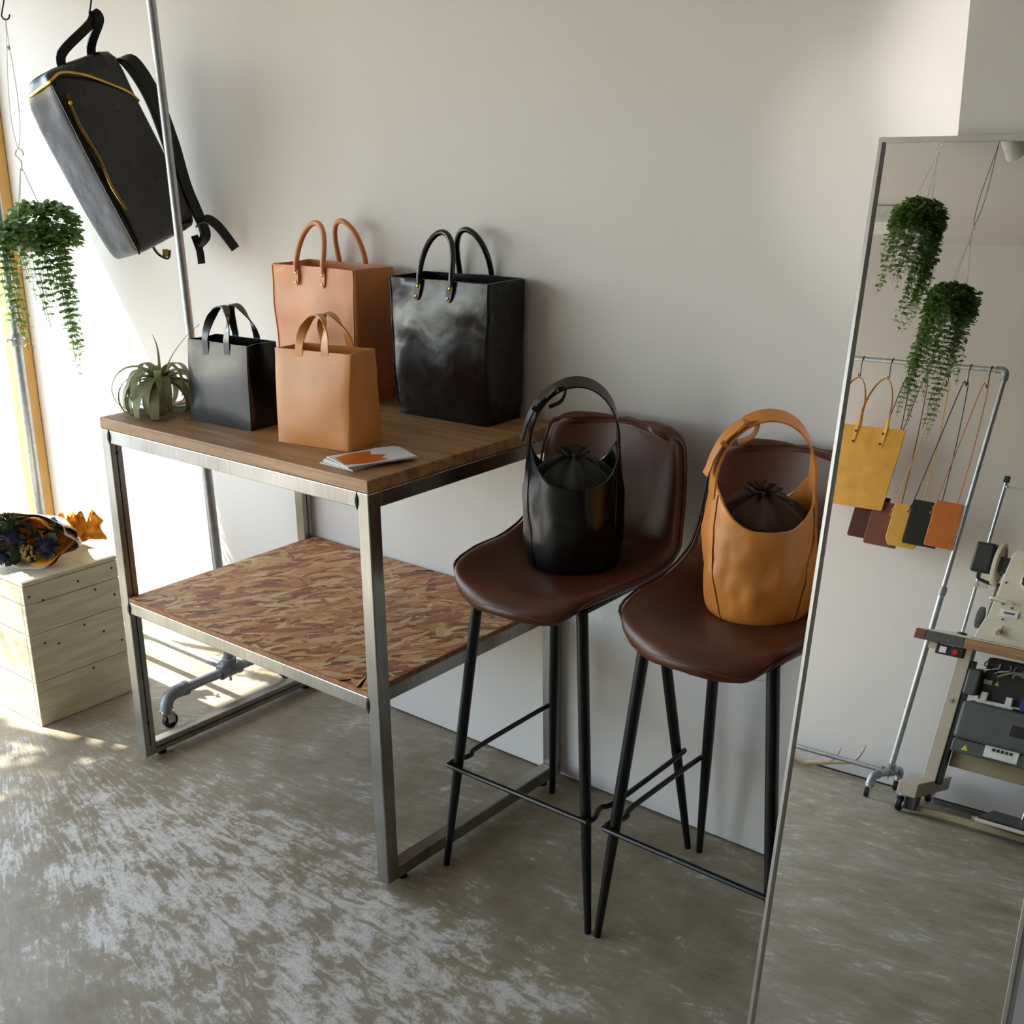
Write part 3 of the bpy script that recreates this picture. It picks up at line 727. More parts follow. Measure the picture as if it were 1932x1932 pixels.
# ------------------------------------------------------------------ pipe racks
def make_rack(label, loc, rz, W, H, half, hback, lean=0.0):
    t = thing('pipe_rack', label, 'rack', loc, rz)
    zb = .095; zc = .94; hneg, hpos = (-half, hback) if rz == 0 else (-hback, half)
    def px(z, x0): return x0-lean*(z-zb)/(H-zb) if x0 == 0 else x0
    for x0 in (0, -W):
        q = MB(); q.cyl((px(zb, x0), 0, zb+.012), (px(zc, x0), 0, zc), .0140, 16); q.build('lower_pipe', 'galvanised', t)
        q = MB(); q.cyl((px(zc-.02, x0), 0, zc-.02), (px(H-.02, x0), 0, H-.02), .0112, 16); q.build('upper_pipe', 'galvanised', t)
        q = MB(); q.lathe([(.0165, -.022), (.0175, -.018), (.0175, .012), (.0150, .020)], 16, (px(zc, x0), 0, zc)); cl = q.build('collar', 'cast_fitting', t)
        q = MB(); cx = px(zc, x0); q.cyl((cx, -.014, zc), (cx, -.030, zc), .0036, 8); q.box((cx, -.034, zc), (.020, .004, .011)); q.build('wing_bolt', 'chrome', cl, smooth=False)
        # tee fitting and cross foot
        q = MB(); q.lathe([(.020, -.034), (.021, -.030), (.019, -.022), (.019, .022), (.021, .030), (.020, .034)], 16, (x0, 0, zb), (0, 1, 0)); q.lathe([(.019, -.002), (.019, .026), (.021, .030), (.021, .036), (.019, .038)], 16, (x0, 0, zb)); sx = -1 if x0 == 0 else 1
        q.lathe([(.018, 0), (.018, .026), (.020, .030), (.020, .036)], 16, (x0, 0, zb), (sx, 0, 0)); tee = q.build('tee_fitting', 'cast_fitting', t)
        q = MB(); q.cyl((x0, .0, zb-.02), (x0, .0, zb-.034), .004, 8); q.build('set_screw', 'chrome', tee)
        q = MB(); q.cyl((x0, hneg+.03, zb), (x0, hpos-.03, zb), .0140, 16); q.build('foot_pipe', 'galvanised', t)
        for s, half in ((-1, -hneg), (1, hpos)):
            q = MB(); rad = .034; pp = []
            for k in range(9):
                a = pi/2*k/8; pp.append((x0, s*(half-.034+rad*sin(a)), zb-rad+rad*cos(a)))
            pp = [(x0, s*(half-.064), zb)]+pp+[(x0, s*half, zb-rad-.004)]
            q.tube(pp, [.0195]+[.0182]*9+[.0195], 14); q.tube([(x0, s*(half-.070), zb), (x0, s*(half-.060), zb)], .0205, 14); q.build('elbow_fitting', 'cast_fitting', t)
            q = MB(); q.cyl((x0, s*half, zb-rad-.003), (x0, s*half, .046), .0165, 16); q.cyl((x0, s*half, .052), (x0, s*half, .048), .019, 16); q.box((x0-.011, s*half+.006, .033), (.003, .022, .030)); q.box((x0+.011, s*half+.006, .033), (.003, .022, .030)); cf = q.build('caster_fork', 'chrome', t)
            q = MB(); q.lathe([(.012, -.008), (.0205, -.007), (.0215, 0), (.0205, .007), (.012, .008)], 20, (x0, s*half+.008, .0216), (1, 0, 0)); q.build('wheel', 'black_rubber', cf)
        # top elbow
        q = MB(); sx = -1 if x0 == 0 else 1; xt = px(H, x0); rad = .024; pp = [(xt+0, 0, H-.046)]
        for k in range(8):
            a = pi/2*k/7; pp.append((xt+sx*(rad-rad*cos(a)), 0, H-rad+rad*sin(a)))
        pp.append((xt+sx*.046, 0, H)); q.tube(pp, [.0168]+[.0155]*8+[.0168], 14); q.build('top_elbow', 'cast_fitting', t)
    q = MB(); q.cyl((px(H, 0)-.03, 0, H), (-W+.03, 0, H), .0112, 16); q.build('top_bar', 'galvanised', t)
    q = MB(); q.cyl((-.03, 0, zb), (-W+.03, 0, zb), .0112, 16); q.build('base_pipe', 'galvanised', t)
    return t
def s_hook(label, barp, drop, yaw, mat='wire_dark', r=.0022, group=None):
    # hangs over a bar (centre barp); bottom of the lower loop 'drop' below the bar centre
    o = thing('s_hook', label, 'hook', barp, yaw, group); rr = .0138; pp = []
    for k in range(11):
        a = pi-pi*1.05*k/10 if False else radians(200-210*k/10); pp.append((rr*cos(a), 0, rr*sin(a)))
    end = V(pp[-1]); lo = -drop+.012
    pp += [(end.x, 0, -.02), (.002, 0, -drop*.55), (-.009, 0, lo+.006)]
    for k in range(9):
        a = radians(180+190*k/8); pp.append((.0+.011*cos(a), 0, lo+.0115*sin(a)))
    q = MB(); q.tube(bez([V(p) for p in pp], 3), r, 6); q.build('wire', mat, o); return o
rack = make_rack('galvanised pipe rack behind the table, holding the black backpack', (-.992, .360, 0), 0, .94, 1.96, .215, .185, lean=.072)

# ------------------------------------------------------------------ backpack on the rack
HB = V((-1.308, .360, 1.960))
s_hook('dark wire hook holding the black backpack', HB, .137, radians(75))
vd = V((-2.916, 1.853, 0)).normalized(); ax = V((-vd.y, vd.x, 0)); ax = -ax if ax.dot(CR) < 0 else ax
bp = thing('backpack', 'black leather backpack with gold zips hanging from the pipe rack', 'backpack', (HB.x, HB.y, 1.829), atan2(ax.y, ax.x))
def lc(x, y, z): return V((x, y, z))
# spine of the bag in local axes: x to the right, y away, z up
yawb = radians(33)
SP = [(-.082, -.118, .84, .62), (-.076, -.140, 1.0, 1.0), (-.052, -.225, 1.0, 1.04), (.0, -.345, 1.0, 1.04), (.045, -.455, 1.0, 1.0), (.078, -.535, .98, .96), (.090, -.568, .95, .9), (.093, -.580, .86, .78)]
tilt = radians(-22)
def bp_ring(i):
    x, z, a, b_ = SP[i]; pts = []
    for px_, py_ in rrect(  .222*a, .160*b_, .022, 7, 4):
        # section axes: px along the dark side, py in depth; turned by yawb, tilted with the spine
        X_ = px_*cos(yawb)+py_*sin(yawb); Y_ = px_*sin(yawb)-py_*cos(yawb)
        Y_ = -Y_ if False else Y_
        q = V((X_*cos(tilt), Y_, X_*-sin(tilt)))
        pts.append(V((x, 0, z))+q+V((.003*nz(px_*20, py_*20, i), .004*nz(px_*18, i, py_*9), 0)))
    return pts
b = MB(); b.loft([bp_ring(i) for i in range(len(SP))]); body = b.build('body', 'leather_black', bp, sharp=60, subsurf=1)
def bpp(i_f, px_, py_, out=0.0):
    i = min(len(SP)-2, int(i_f)); f = i_f-i; A = SP[i]; B_ = SP[i+1]
    x = A[0]+(B_[0]-A[0])*f; z = A[1]+(B_[1]-A[1])*f
    px_ *= .222/2; py_ *= .160/2
    px2 = px_+out*(1 if px_ > 0 else -1)*(abs(px_) > .1); 
    X_ = px_*cos(yawb)+py_*sin(yawb); Y_ = px_*sin(yawb)-py_*cos(yawb)
    return V((x, 0, z))+V((X_*cos(tilt), Y_, X_*-sin(tilt)))
# zips: one over the top, one down the front edge of the dark side
q = MB(); q.tube(bez([bpp(1.2, -.98, -.6), bpp(1.15, -1.02, .2), bpp(1.1, -.98, .95), bpp(1.0, -.7, 1.04), bpp(1.25, -.2, 1.07), bpp(1.7, .35, 1.07), bpp(2.1, .80, 1.06), bpp(2.3, 1.0, .9)], 5), .0036, 6); q.build('zip', 'brass', body)
q = MB(); q.tube(bez([bpp(1.7, -.80, 1.08), bpp(2.3, -.83, 1.08), bpp(3.0, -.80, 1.08), bpp(3.6, -.86, 1.08), bpp(4.2, -.80, 1.08)], 6), .0034, 6); zp = q.build('zip', 'brass', body)
q = MB(); c = bpp(1.65, -.80, 1.14); q.box(c, (.010, .006, .016)); q.sphere(c+V((.003, -.002, -.014)), .006, 8, 6); q.build('zip_pull', 'brass', body)
q = MB(); q.tube(bez([bpp(1.2, -1.0, 1.0), bpp(3, -1.01, 1.02), bpp(5, -1.01, 1.02), bpp(6.5, -1.0, 1.0)], 5), .0032, 6); q.build('edge_piping', 'leather_black', body)
# carrying handle
q = MB(); A = bpp(.4, -.10, .1); B2 = bpp(.7, .65, .1)
q.ribbon(bez([A+V((0, 0, -.02)), A+V((-.006, 0, .03)), V((-.013, 0, -.025)), V((-.002, 0, .003)), V((.010, 0, -.018)), B2+V((0, 0, .03)), B2+V((.004, 0, -.02))], 6), V((1, .35, .3)), .024, .0045); q.build('handle', 'strap_grey', bp)
# shoulder straps behind the pipe
for dy, sw in ((.0, 0.0), (.045, -.014)):
    q = MB()
    pth = bez([V((.035, dy+.02, -.112)), V((.080+sw, dy, -.112)), V((.128+sw, dy, -.195)), V((.164+sw, dy, -.317)), V((.186+sw, dy, -.425)), V((.212, dy, -.505)), V((.226, dy-.01, -.560)), V((.205, dy-.01, -.590))], 6)
    n_ = len(pth); q.ribbon(pth, V((.8, .5, .3)), [.036-.010*k/n_ for k in range(n_)], .007); q.build('shoulder_strap', 'strap_grey', bp)
q = MB(); q.ribbon(bez([V((.205, -.02, -.530)), V((.228, -.04, -.514)), V((.258, -.05, -.535)), V((.298, -.06, -.595))], 6), V((.5, .5, .6)), .028, .004); q.build('strap_tail', 'strap_grey', bp)
q = MB(); q.ribbon(bez([V((.196, .0, -.56)), V((.206, -.01, -.60)), V((.208, -.01, -.635))], 5), V((1, .2, 0)), .020, .004); q.build('strap_tail', 'strap_grey', bp)
q = MB(); q.ribbon(bez([V((.085, .0, -.585)), V((.098, -.004, -.606)), V((.122, .0, -.618)), V((.128, .0, -.596))], 5), V((.2, 1, 0)), .018, .004); q.build('strap_loop', 'strap_grey', bp)
q = MB(); q.box((.116, -.002, -.603), (.016, .010, .020)); q.build('buckle', 'brass', bp, smooth=False)

# ------------------------------------------------------------------ trailing plants
def leaf_into(b, p, d, up, r):
    d = d.normalized(); sdv = d.cross(up)
    sdv = sdv.normalized() if sdv.length > 1e-5 else V((1, 0, 0)); n = sdv.cross(d)
    pts = [p]+[p+d*(r*(1+cos(a)*-1)*1.0)+sdv*(r*.82*sin(a))+n*(r*.16*(abs(sin(a))-.3)) for a in (radians(50), radians(110), radians(180), radians(250), radians(310))]
    b.add(pts, [(0, 1, 2, 3), (0, 3, 4, 5)])
def hanging_plant(label, loc, rz, crown_r, crown_h, nvine, lmin, lmax, lr, seed, hang, loopdrop=None, bias=(0, 0)):
    rp = random.Random(seed); t = thing('trailing_plant', label, 'plant', loc, rz)
    # pot, soil
    q = MB(); q.lathe([(crown_r*.38, -crown_h*.55), (crown_r*.62, 0), (crown_r*.64, .004), (crown_r*.56, .003), (crown_r*.55, -.012)], 24); pot = q.build('pot', 'pot_white', t)
    q = MB(); q.lathe([(crown_r*.55, -.02), (crown_r*.5, -.008), (.001, -.004)], 20); q.build('soil', 'soil', pot)
    # three strings and a hook
    q0 = hang
    for k in range(3):
        a = 2*pi*k/3+.6; q = MB(); q.tube([(crown_r*.6*cos(a), crown_r*.6*sin(a), 0), (.004*cos(a), .004*sin(a), q0-.055)], .0014, 5); q.build('string', 'string_white', t)
    q = MB(); q.tube(bez([V((0, 0, q0-.060)), V((.004, 0, q0-.035)), V((-.012, 0, q0-.018)), V((-.008, 0, q0-.003)), V((.004, 0, q0+.0)), V((.013, 0, q0-.008)), V((.012, 0, q0-.018))], 5), .0026, 6); q.build('pot_hook', 'hook_white', t)
    # bushy crown
    b = MB()
    for k in range(1150):
        a = rp.uniform(0, 2*pi); e_ = rp.uniform(-.75, 1.0); rr = crown_r*(.62+.46*rp.random()**.7); z = crown_h*(.42*sin(e_*pi/2) if e_ > 0 else .62*e_)+rp.uniform(-.012, .012)
        rad = rr*cos(max(0, e_)*pi/2*.85); p = V((rad*cos(a)+bias[0]*.2, rad*sin(a)+bias[1]*.2, z)); d = V((cos(a)+rp.uniform(-.7, .7), sin(a)+rp.uniform(-.7, .7), rp.uniform(-.8, .5)))
        leaf_into(b, p, d, V((rp.uniform(-.5, .5)+cos(a)*.5, rp.uniform(-.5, .5)+sin(a)*.5, .8)), lr*rp.uniform(.75, 1.25))
    fo = b.build('crown_foliage', 'leaf_green', t, sharp=80); fo['kind'] = 'stuff'
    # trailing vines, each with stem and paired leaves; the long ones hang in a few tails
    tails = [rp.uniform(0, 2*pi) for _ in range(3)]
    for k in range(nvine):
        long_ = k < nvine*.36
        a = (tails[k % 3]+rp.gauss(0, .30)) if long_ else rp.uniform(0, 2*pi)
        L = (lmin+lmax)*.5+(lmax-lmin)*.5*rp.random()*(1, .8, .6)[k % 3] if long_ else lmin+(lmax-lmin)*.5*rp.random()
        r0 = crown_r*rp.uniform(.6, 1.05); stp = .019; n = max(6, int(L/stp))
        p = V((r0*.85*cos(a), r0*.85*sin(a), crown_h*.1)); pth = [p.copy()]; wob = rp.uniform(0, 9); tc = V((crown_r*.6*cos(tails[k % 3]), crown_r*.6*sin(tails[k % 3]), 0))
        for i in range(n):
            f = i/n; out = max(0, .35-f*1.4)
            p = p+V((out*cos(a)*.022+.004*nz(wob, f*6, 1)+bias[0]*.012*f, out*sin(a)*.022+.004*nz(wob, f*6, 7)+bias[1]*.012*f, -stp*(1-out*.5)))
            if long_: p.x += (tc.x-p.x)*.02; p.y += (tc.y-p.y)*.02
            pth.append(p.copy())
        b = MB(); b.tube(pth, .0007, 4); b.cur = 1
        for i, p in enumerate(pth[1:-1]):
            f = i/n; a2 = wob+i*1.57
            if rp.random() < .04+.25*(f > .92): continue
            sz = lr*rp.uniform(.8, 1.15)*(1-.45*f**3)
            for s in (0, pi):
                if rp.random() < .10: continue
                leaf_into(b, p, V((cos(a2+s), sin(a2+s), rp.uniform(-.7, .1))), V((rp.uniform(-.5, .5), rp.uniform(-.5, .5), 1)), sz)
        b.build('vine', ['stem_green', 'leaf_green'], t, sharp=80)
    return t
# plant on the rack at the left
PL = V((-1.770, .360, 1.285))
hanging_plant('trailing green plant hanging from the pipe rack at the window', PL, .4, .092, .13, 64, .14, .50, .0100, 21, .215, bias=(.15, .12))
s_hook('dark wire hook above the plant at the window', V((-1.745, .360, 1.960)), .118, radians(40))
def loop_cord(label, top, bottom, spread, mat, ring=True, group=None):
    o = thing('hanging_cord', label, 'cord', (0, 0, 0), 0, group); top = V(top); bottom = V(bottom)
    pts = []
    for k in range(15):
        f = k/14; w_ = spread*sin(pi*f**1.7)**.8 if f < 1 else 0
        pts.append(top.lerp(bottom, f)+CR*w_)
    q = MB(); q.tube(pts, .0011, 5); q.build('cord_strand', mat, o)
    q = MB(); q.tube([top.lerp(bottom, k/14)-CR*(spread*sin(pi*(k/14)**1.7)**.8 if k < 14 else 0) for k in range(15)], .0011, 5); q.build('cord_strand', mat, o)
    if ring:
        q = MB(); q.sphere(top.lerp(bottom, .22), .006, 8, 6); q.build('cord_lock', 'pot_white', o)
    return o
loop_cord('pale cord looped between wire hook and plant at the window', (-1.748, .36, 1.846), (PL.x, PL.y, PL.z+.213), .013, 'string_white')

# ------------------------------------------------------------------ white plank box and bouquet
bx = thing('plank_box', 'white painted wooden plank box standing by the window', 'box', (-1.268, -.066, 0))
hts = [.0, .128, .266, .352, .405]; rb_ = random.Random(4)
BWX, BWY = .62, .281
for k in range(4):
    z0, z1 = hts[k]+.001, hts[k+1]-.0012
    q = MB(); q.bb(-.016, 0, 0, BWY, z0, z1); q.build('plank', 'white_plank', bx, smooth=False, bevel=.0015)
    q = MB(); q.bb(-BWX, -.0165, 0, .016, z0, z1); q.build('plank', 'white_plank', bx, smooth=False, bevel=.0015)
    q = MB(); q.bb(-BWX, -.0165, BWY-.016, BWY, z0, z1); q.build('plank', 'white_plank', bx, smooth=False, bevel=.0015)
for k in range(3):
    y0 = .0+BWY*k/3+.0006; y1 = BWY*(k+1)/3-.0006
    q = MB(); q.bb(-BWX, .001, y0, y1, .4056, .4210-.005); q.build('top_plank', 'white_plank', bx, smooth=False, bevel=.0015)
nail = None
for (y, z) in ((.015, .375), (.158, .377), (.262, .385), (.052, .355), (.205, .338), (.262, .306), (.160, .248), (.08, .220), (.215, .210), (.268, .166), (.170, .115), (.04, .235)):
    if nail is None:
        q = MB(); q.cyl((0, 0, 0), (.0012, 0, 0), .0036, 8); nail = q.build('nail', 'nail_dark', bx); nail.location = (0, y, z)
    else: share(nail, 'nail', bx, (0, y, z))
bq = thing('bouquet', 'wrapped bouquet with blue thistles and orange flower on the white box', 'bouquet', (-1.395, .045, .4168), radians(35))
# paper cone lying on its side, mouth towards the camera
def cone_sheet(name, mat, sc, ph, ruff, z0):
    q = MB(); nA, nL = 40, 9; rows = []
    for j in range(nL):
        f = j/(nL-1); row = []
        for i in range(nA+1):
            a = 2*pi*i/nA; r = (.018+.085*f**1.1)*sc*(1+.10*f*sin(5*a+ph)+ruff*f*nz(cos(a)*2+ph, sin(a)*2, f*3))
            y = .20-.235*f+.02*f*sin(3*a+ph)
            row.append(V((r*1.25*cos(a), y, max(.001, z0+r*.68*sin(a)+.02*f))))
        rows.append(row)
    n1 = nA+1
    q.add([p for r_ in rows for p in r_], [(j*n1+i, j*n1+i+1, (j+1)*n1+i+1, (j+1)*n1+i) for j in range(nL-1) for i in range(nA)])
    o = q.build(name, mat, bq, sharp=80); so = o.modifiers.new('thick', 'SOLIDIFY'); so.thickness = .0006; return o
cone_sheet('wrapping_paper', 'kraft_paper', 1.0, .4, .08, .052)
cone_sheet('inner_paper', 'orange_paper', .93, 1.6, .18, .054)
cone_sheet('outer_paper', 'pink_paper', 1.07, 2.9, .22, .056)
rq = random.Random(9)
def thistle(c, r, mat, n=70, ln=1.0):
    q = MB(); q.sphere(c, r*.55, 10, 7)
    for k in range(n):
        d = V((rq.gauss(0, 1), rq.gauss(0, 1)-.7, rq.gauss(0, 1))).normalized(); s_ = d.orthogonal().normalized()*r*.07
        q.add([V(c)+d*r*.4+s_, V(c)+d*r*.4-s_, V(c)+d*r*ln], [(0, 1, 2)])
    return q.build('flower', mat, bq, sharp=80)
thistle((.072, -.056, .068), .036, 'thistle_blue', 110); thistle((-.020, -.056, .092), .038, 'thistle_blue', 110); thistle((-.030, -.052, .130), .034, 'bouquet_leaf', 110, 1.2)
thistle((-.092, -.056, .066), .036, 'flower_orange', 120); thistle((-.060, -.050, .030), .026, 'thistle_blue')
q = MB()
for k in range(48):
    d = V((rq.gauss(0, 1), -abs(rq.gauss(0, 1)), rq.gauss(0, 1))).normalized(); q.sphere(V((.020, -.048, .052))+d*.026, .0052, 6, 4)
q.build('berry_cluster', 'berry', bq)
for k in range(64):
    q = MB(); c = V((rq.uniform(-.10, .085), rq.uniform(-.05, -.005), rq.uniform(.020, .125))); d = V((rq.uniform(-1, 1), -.5, rq.uniform(-.6, 1))).normalized()
    leaf_into(q, c, d, V((rq.uniform(-1, 1), -1, rq.uniform(-1, 1))), rq.uniform(.012, .02)); q.build('leaf', 'bouquet_leaf', bq, sharp=80)
q = MB(); nA = 14; rows = []
for j in range(8):
    row = []
    for i in range(nA+1):
        u = i/nA-.5; f = j/7; row.append(V((u*.15*(1-.3*f)+.02*nz(u*9, f*7, 1), .03*nz(u*7, f*6, 4)-.02*f, .004+.115*f*(.75+.45*nz(u*6+2, 1, 2))+.01*abs(nz(u*12, f*9, 3)))))
    rows.append(row)
q.add([p for r_ in rows for p in r_], [(j*(nA+1)+i, j*(nA+1)+i+1, (j+1)*(nA+1)+i+1, (j+1)*(nA+1)+i) for j in range(7) for i in range(nA)])
o = q.build('paper_tail', 'orange_paper', bq, sharp=20); o.location = (.055, .165, 0); o.rotation_euler = (0, 0, radians(20)); so = o.modifiers.new('thick', 'SOLIDIFY'); so.thickness = .0006

# ================================================================== far side of the room (seen in the mirror)
RD = -3.649
make_rack('galvanised pipe rack with leather bags along the far wall', tuple(FW(-.012, RD, 0)), PHI, .93, 1.96, .240, .165)
HS = [-.676, -.533, -.445, -.358, -.256, -.169, -.077]
HL = ['the tan tote', 'the mustard tote', 'the dark brown pouch', 'the mid brown pouch', 'the yellow pouch', 'the black pouch', 'the orange pouch']
for s_, l_ in zip(HS, HL): s_hook('dark wire hook holding '+l_+' on the far rack', FW(s_, RD, 1.96), .086, PHI+pi/2, group='hooks on the far rack')
def flat_tote(label, s_, d_, mat, w_, h_, ztop, zhook, yaw, shift=0.0):
    t = thing('flat_tote', label, 'bag', tuple(FW(s_, d_, 0)), PHI+yaw)
    q = MB(); rings = []
    for k in range(13):
        f = k/12; z = ztop-h_*f; row = []
        for i in range(21):
            u = -1+2*i/20; row.append(V((shift+u*w_/2*(1+.01*sin(f*5)), .006+.006*(1-u*u)*sin(pi*f)+.003*nz(u*3, f*5, 2), z)))
        for i in range(20, -1, -1):
            u = -1+2*i/20; row.append(V((shift+u*w_/2*(1+.01*sin(f*5)), -.006*(1-u*u)*sin(pi*f)-.001-.004*nz(u*3, f*5, 9), z)))
        rings.append(row)
    q.loft(rings); q.build('body', mat, t, sharp=60)
    for y in (-.004, .010):
        pth = [(shift-.070, y, ztop-.09)]+[(shift*(.5+.5*abs(cos(pi*k/16)))-.070*cos(pi*k/16)*(.5+.5*abs(cos(pi*k/16))**.5), y*abs(cos(pi*k/16))+.004, ztop+(zhook-ztop)*sin(pi*k/16)**.75) for k in range(17)]+[(shift+.070, y, ztop-.09)]
        q = MB(); q.ribbon([V(p) for p in pth], V((1, 0, 0)) if False else [V((1, 0, 0)) if k in (0, 1, 17, 18) else V((0.3, 1, 0)) for k in range(len(pth))], .016, .003); q.build('handle', mat, t)
    for x in (-.066, .066):
        for z in (.028, .078):
            q = MB(); q.cyl((shift+x-.002, .014, ztop-z), (shift+x-.002, .0175, ztop-z), .005, 10); q.build('rivet', 'wire_dark', t)
    return t
flat_tote('tan leather tote partly hidden on the far rack', -.676, RD-.012, 'leather_orange', .30, .36, 1.640, 1.872, 0)
flat_tote('mustard leather tote with dark rivets on the far rack', -.533, RD+.020, 'leather_mustard', .318, .385, 1.636, 1.872, 0)
def pouch(label, s_, mat, w_, h_, ztop, zhook, d_, xs, cut=.0):
    t = thing('flat_pouch', label, 'pouch', tuple(FW(s_, d_, 0)), PHI+radians(-9), 'small leather pouches on the far rack')
    out = [(-w_/2+.006, 0), (w_/2, -.003), (w_/2, -h_+cut), (w_/2-cut*.7, -h_), (-w_/2+cut*.7+.004, -h_+.003), (-w_/2, -h_+cut+.012), (-w_/2, -.012)]
    n = len(out); vs = [V((xs+x, .007, ztop+z)) for x, z in out]+[V((xs+x, -.007, ztop+z)) for x, z in out]
    q = MB(); q.add(vs, [tuple(range(n)), tuple(range(2*n-1, n-1, -1))]+[(i, n+i, n+(i+1) % n, (i+1) % n) for i in range(n)]); q.build('body', mat, t, smooth=False, bevel=.004)
    top = V((0, 0, zhook)); L_ = V((xs-w_/2-.001, .002, ztop-.035)); R_ = V((xs+w_/2-.028, -.002, ztop-.004))
    q = MB(); q.tube(bez([L_+V((-.010, .004, -.022)), L_, top.lerp(L_, .5)+V((-.006, 0, 0)), top+V((-.014, 0, -.016)), top, top+V((.013, 0, -.016)), top.lerp(R_, .5)+V((.012, 0, 0)), R_], 7), .0024, 6); q.build('strap', mat, t)
    q = MB(); q.sphere(L_+V((0, .003, 0)), .006, 8, 6); q.build('knot', mat, t)
    return t
pouch('dark brown leather pouch on the far rack', HS[2], 'leather_dark_brown', .150, .210, 1.322, 1.882, RD-.016, .005)
pouch('mid brown leather pouch on the far rack', HS[3], 'leather_brown', .150, .208, 1.298, 1.882, RD-.006, .006)
pouch('yellow leather pouch with cut corners on the far rack', HS[4], 'leather_yellow', .148, .202, 1.302, 1.880, RD+.002, .003, .022)
pouch('black leather pouch on the far rack', HS[5], 'leather_charcoal', .152, .208, 1.328, 1.882, RD+.012, -.002)
pouch('orange tan leather pouch at the end of the far rack', HS[6], 'leather_orange', .122, .212, 1.338, 1.880, RD+.022, -.006)
# shed antler
an = thing('deer_antler', 'pale deer antler lying on the floor under the far rack', 'antler', tuple(FW(-.43, -3.77, 0)), PHI)
q = MB(); q.tube(bez([V((.0, .0, .014)), V((.10, -.01, .045)), V((.20, -.02, .075)), V((.23, -.03, .13)), V((.235, -.035, .165))], 6), [.013-.0105*k/24 for k in range(25)], 8); q.build('main_beam', 'antler_bone', an)
q = MB(); q.tube(bez([V((0, 0, .014)), V((-.07, .0, .030)), V((-.16, -.03, .05)), V((-.24, -.05, .055))], 6), [.013-.009*k/18 for k in range(19)], 8); q.build('main_beam', 'antler_bone', an)
q = MB(); q.tube(bez([V((.105, -.01, .046)), V((.125, -.02, .09)), V((.13, -.03, .125))], 6), [.008-.0065*k/12 for k in range(13)], 8); q.build('tine', 'antler_bone', an)

# plants hanging from the ceiling
PD = -2.52
hanging_plant('larger trailing plant hanging close to the ceiling near the far rack', tuple(FW(-.165, PD, 2.295)), .3, .086, .125, 62, .16, .50, .0115, 33, .285, bias=(0, 0))
hanging_plant('smaller trailing plant hanging lower on a cord near the far rack', tuple(FW(.040, PD-.02, 1.985)), .9, .080, .125, 60, .16, .58, .0110, 47, .285, bias=(0, 0))
loop_cord('thin dark cord looped from ceiling to the lower plant', tuple(FW(.045, PD-.02, ZC)), tuple(FW(.040, PD-.02, 2.268)), .022, 'cord_dark', False)
q = MB(); q.tube(bez([FW(-.165, PD, ZC), FW(-.165, PD, ZC-.010), FW(-.158, PD, ZC-.016), FW(-.165, PD, ZC-.022), FW(-.172, PD, ZC-.016)], 4), .002, 6); o = q.build('ceiling_hook', 'hook_white'); tag(o, 'white ceiling hook above the larger hanging plant', 'hook')
# ceiling spotlight seen in the mirror, plus two added for the wall glow
def spot(label, loc, target, watts, ang, blend, lit=True):
    t = thing('spotlight', label, 'lamp', loc); loc = V(loc); d = (V(target)-loc).normalized()
    q = MB(); q.cyl((0, 0, .0), (0, 0, -.008), .032, 20); q.cyl((0, 0, -.008), (0, 0, -.045), .006, 10); q.build('mount', 'pot_white', t)
    c = V((0, 0, -.060)); q = MB(); q.lathe([(.012, -.050), (.028, -.044), (.034, -.010), (.038, .048), (.036, .050), (.033, .044)], 24, c, d); q.build('lamp_head', 'pot_white', t)
    q = MB(); q.lathe([(.030, .034), (.001, .036)], 20, c, d); q.build('bulb', 'lamp_glow' if lit else 'pot_white', t)
    if lit:
        ld = bpy.data.lights.new('wall_glow_light', 'SPOT'); lo = bpy.data.objects.new('wall_glow_light', ld); COL.objects.link(lo); lo.parent = t
        ld.energy = watts; ld.spot_size = radians(ang); ld.spot_blend = blend; ld.shadow_soft_size = .03; ld.color = (1, .97, .93)
        lo.location = c+d*.055; lo.rotation_euler = d.to_track_quat('-Z', 'Y').to_euler()
    return t
spot('white ceiling spotlight near the hanging plants', tuple(FW(.135, -2.42, ZC)), (.6, -4, 1.2), 20, 50, .6, False)
spot('added spotlight that makes the glow on the wall beside the pillar', (.40, -.95, ZC), (.91, .604, 1.67), 120, 17, 1.0, True)  # added lamp in place of sunlight reflected onto the wall
spot('added spotlight that makes the wall glow left of the mirror top', (.15, -.95, ZC), (.69, .604, 1.50), 52, 15, 1.0, True)  # second added lamp, stretches the wall glow into a diagonal
q = MB(); q.bb(-.31, .31, -.09, .09, -.085, 0); fx = q.build('ceiling_box', 'pot_white', smooth=False, bevel=.006); fx.location = FW(-.90, -3.36, ZC-.001); fx.rotation_euler = (0, 0, PHI)
tag(fx, 'long white box fixture on the ceiling above the far rack', 'fixture')

# ------------------------------------------------------------------ industrial sewing machine on its stand
MD = -3.52
def at(s_, d_, z_): return V((s_, d_-MD, z_))
stn = thing('sewing_table', 'beige metal sewing machine table on castors by the far wall', 'table', tuple(FW(0, MD, 0)), PHI)
def part(name, mat, parent=stn, bevel=.003, **k):
    def f(*boxes):
        q = MB()
        for b_ in boxes: q.bb(*b_)
        return q.build(name, mat, parent, smooth=False, bevel=bevel)
    return f
tz = .768
part('table_top', 'machine_cream', bevel=.002)((.042, 1.10, -.235, .275, tz-.003, tz))
part('wood_edge', 'leather_brown')((.040, .0855, .2725, .2795, tz-.045, tz-.0035))
part('grey_edge_strip', 'grey_edge')((.086, .243, .2725, .2795, tz-.045, tz-.0035))
part('wood_edge', 'oak_top')((.2435, 1.10, .2725, .2795, tz-.045, tz-.0035))
part('top_core', 'leather_brown')((.042, 1.10, -.235, .272, tz-.045, tz-.0035))
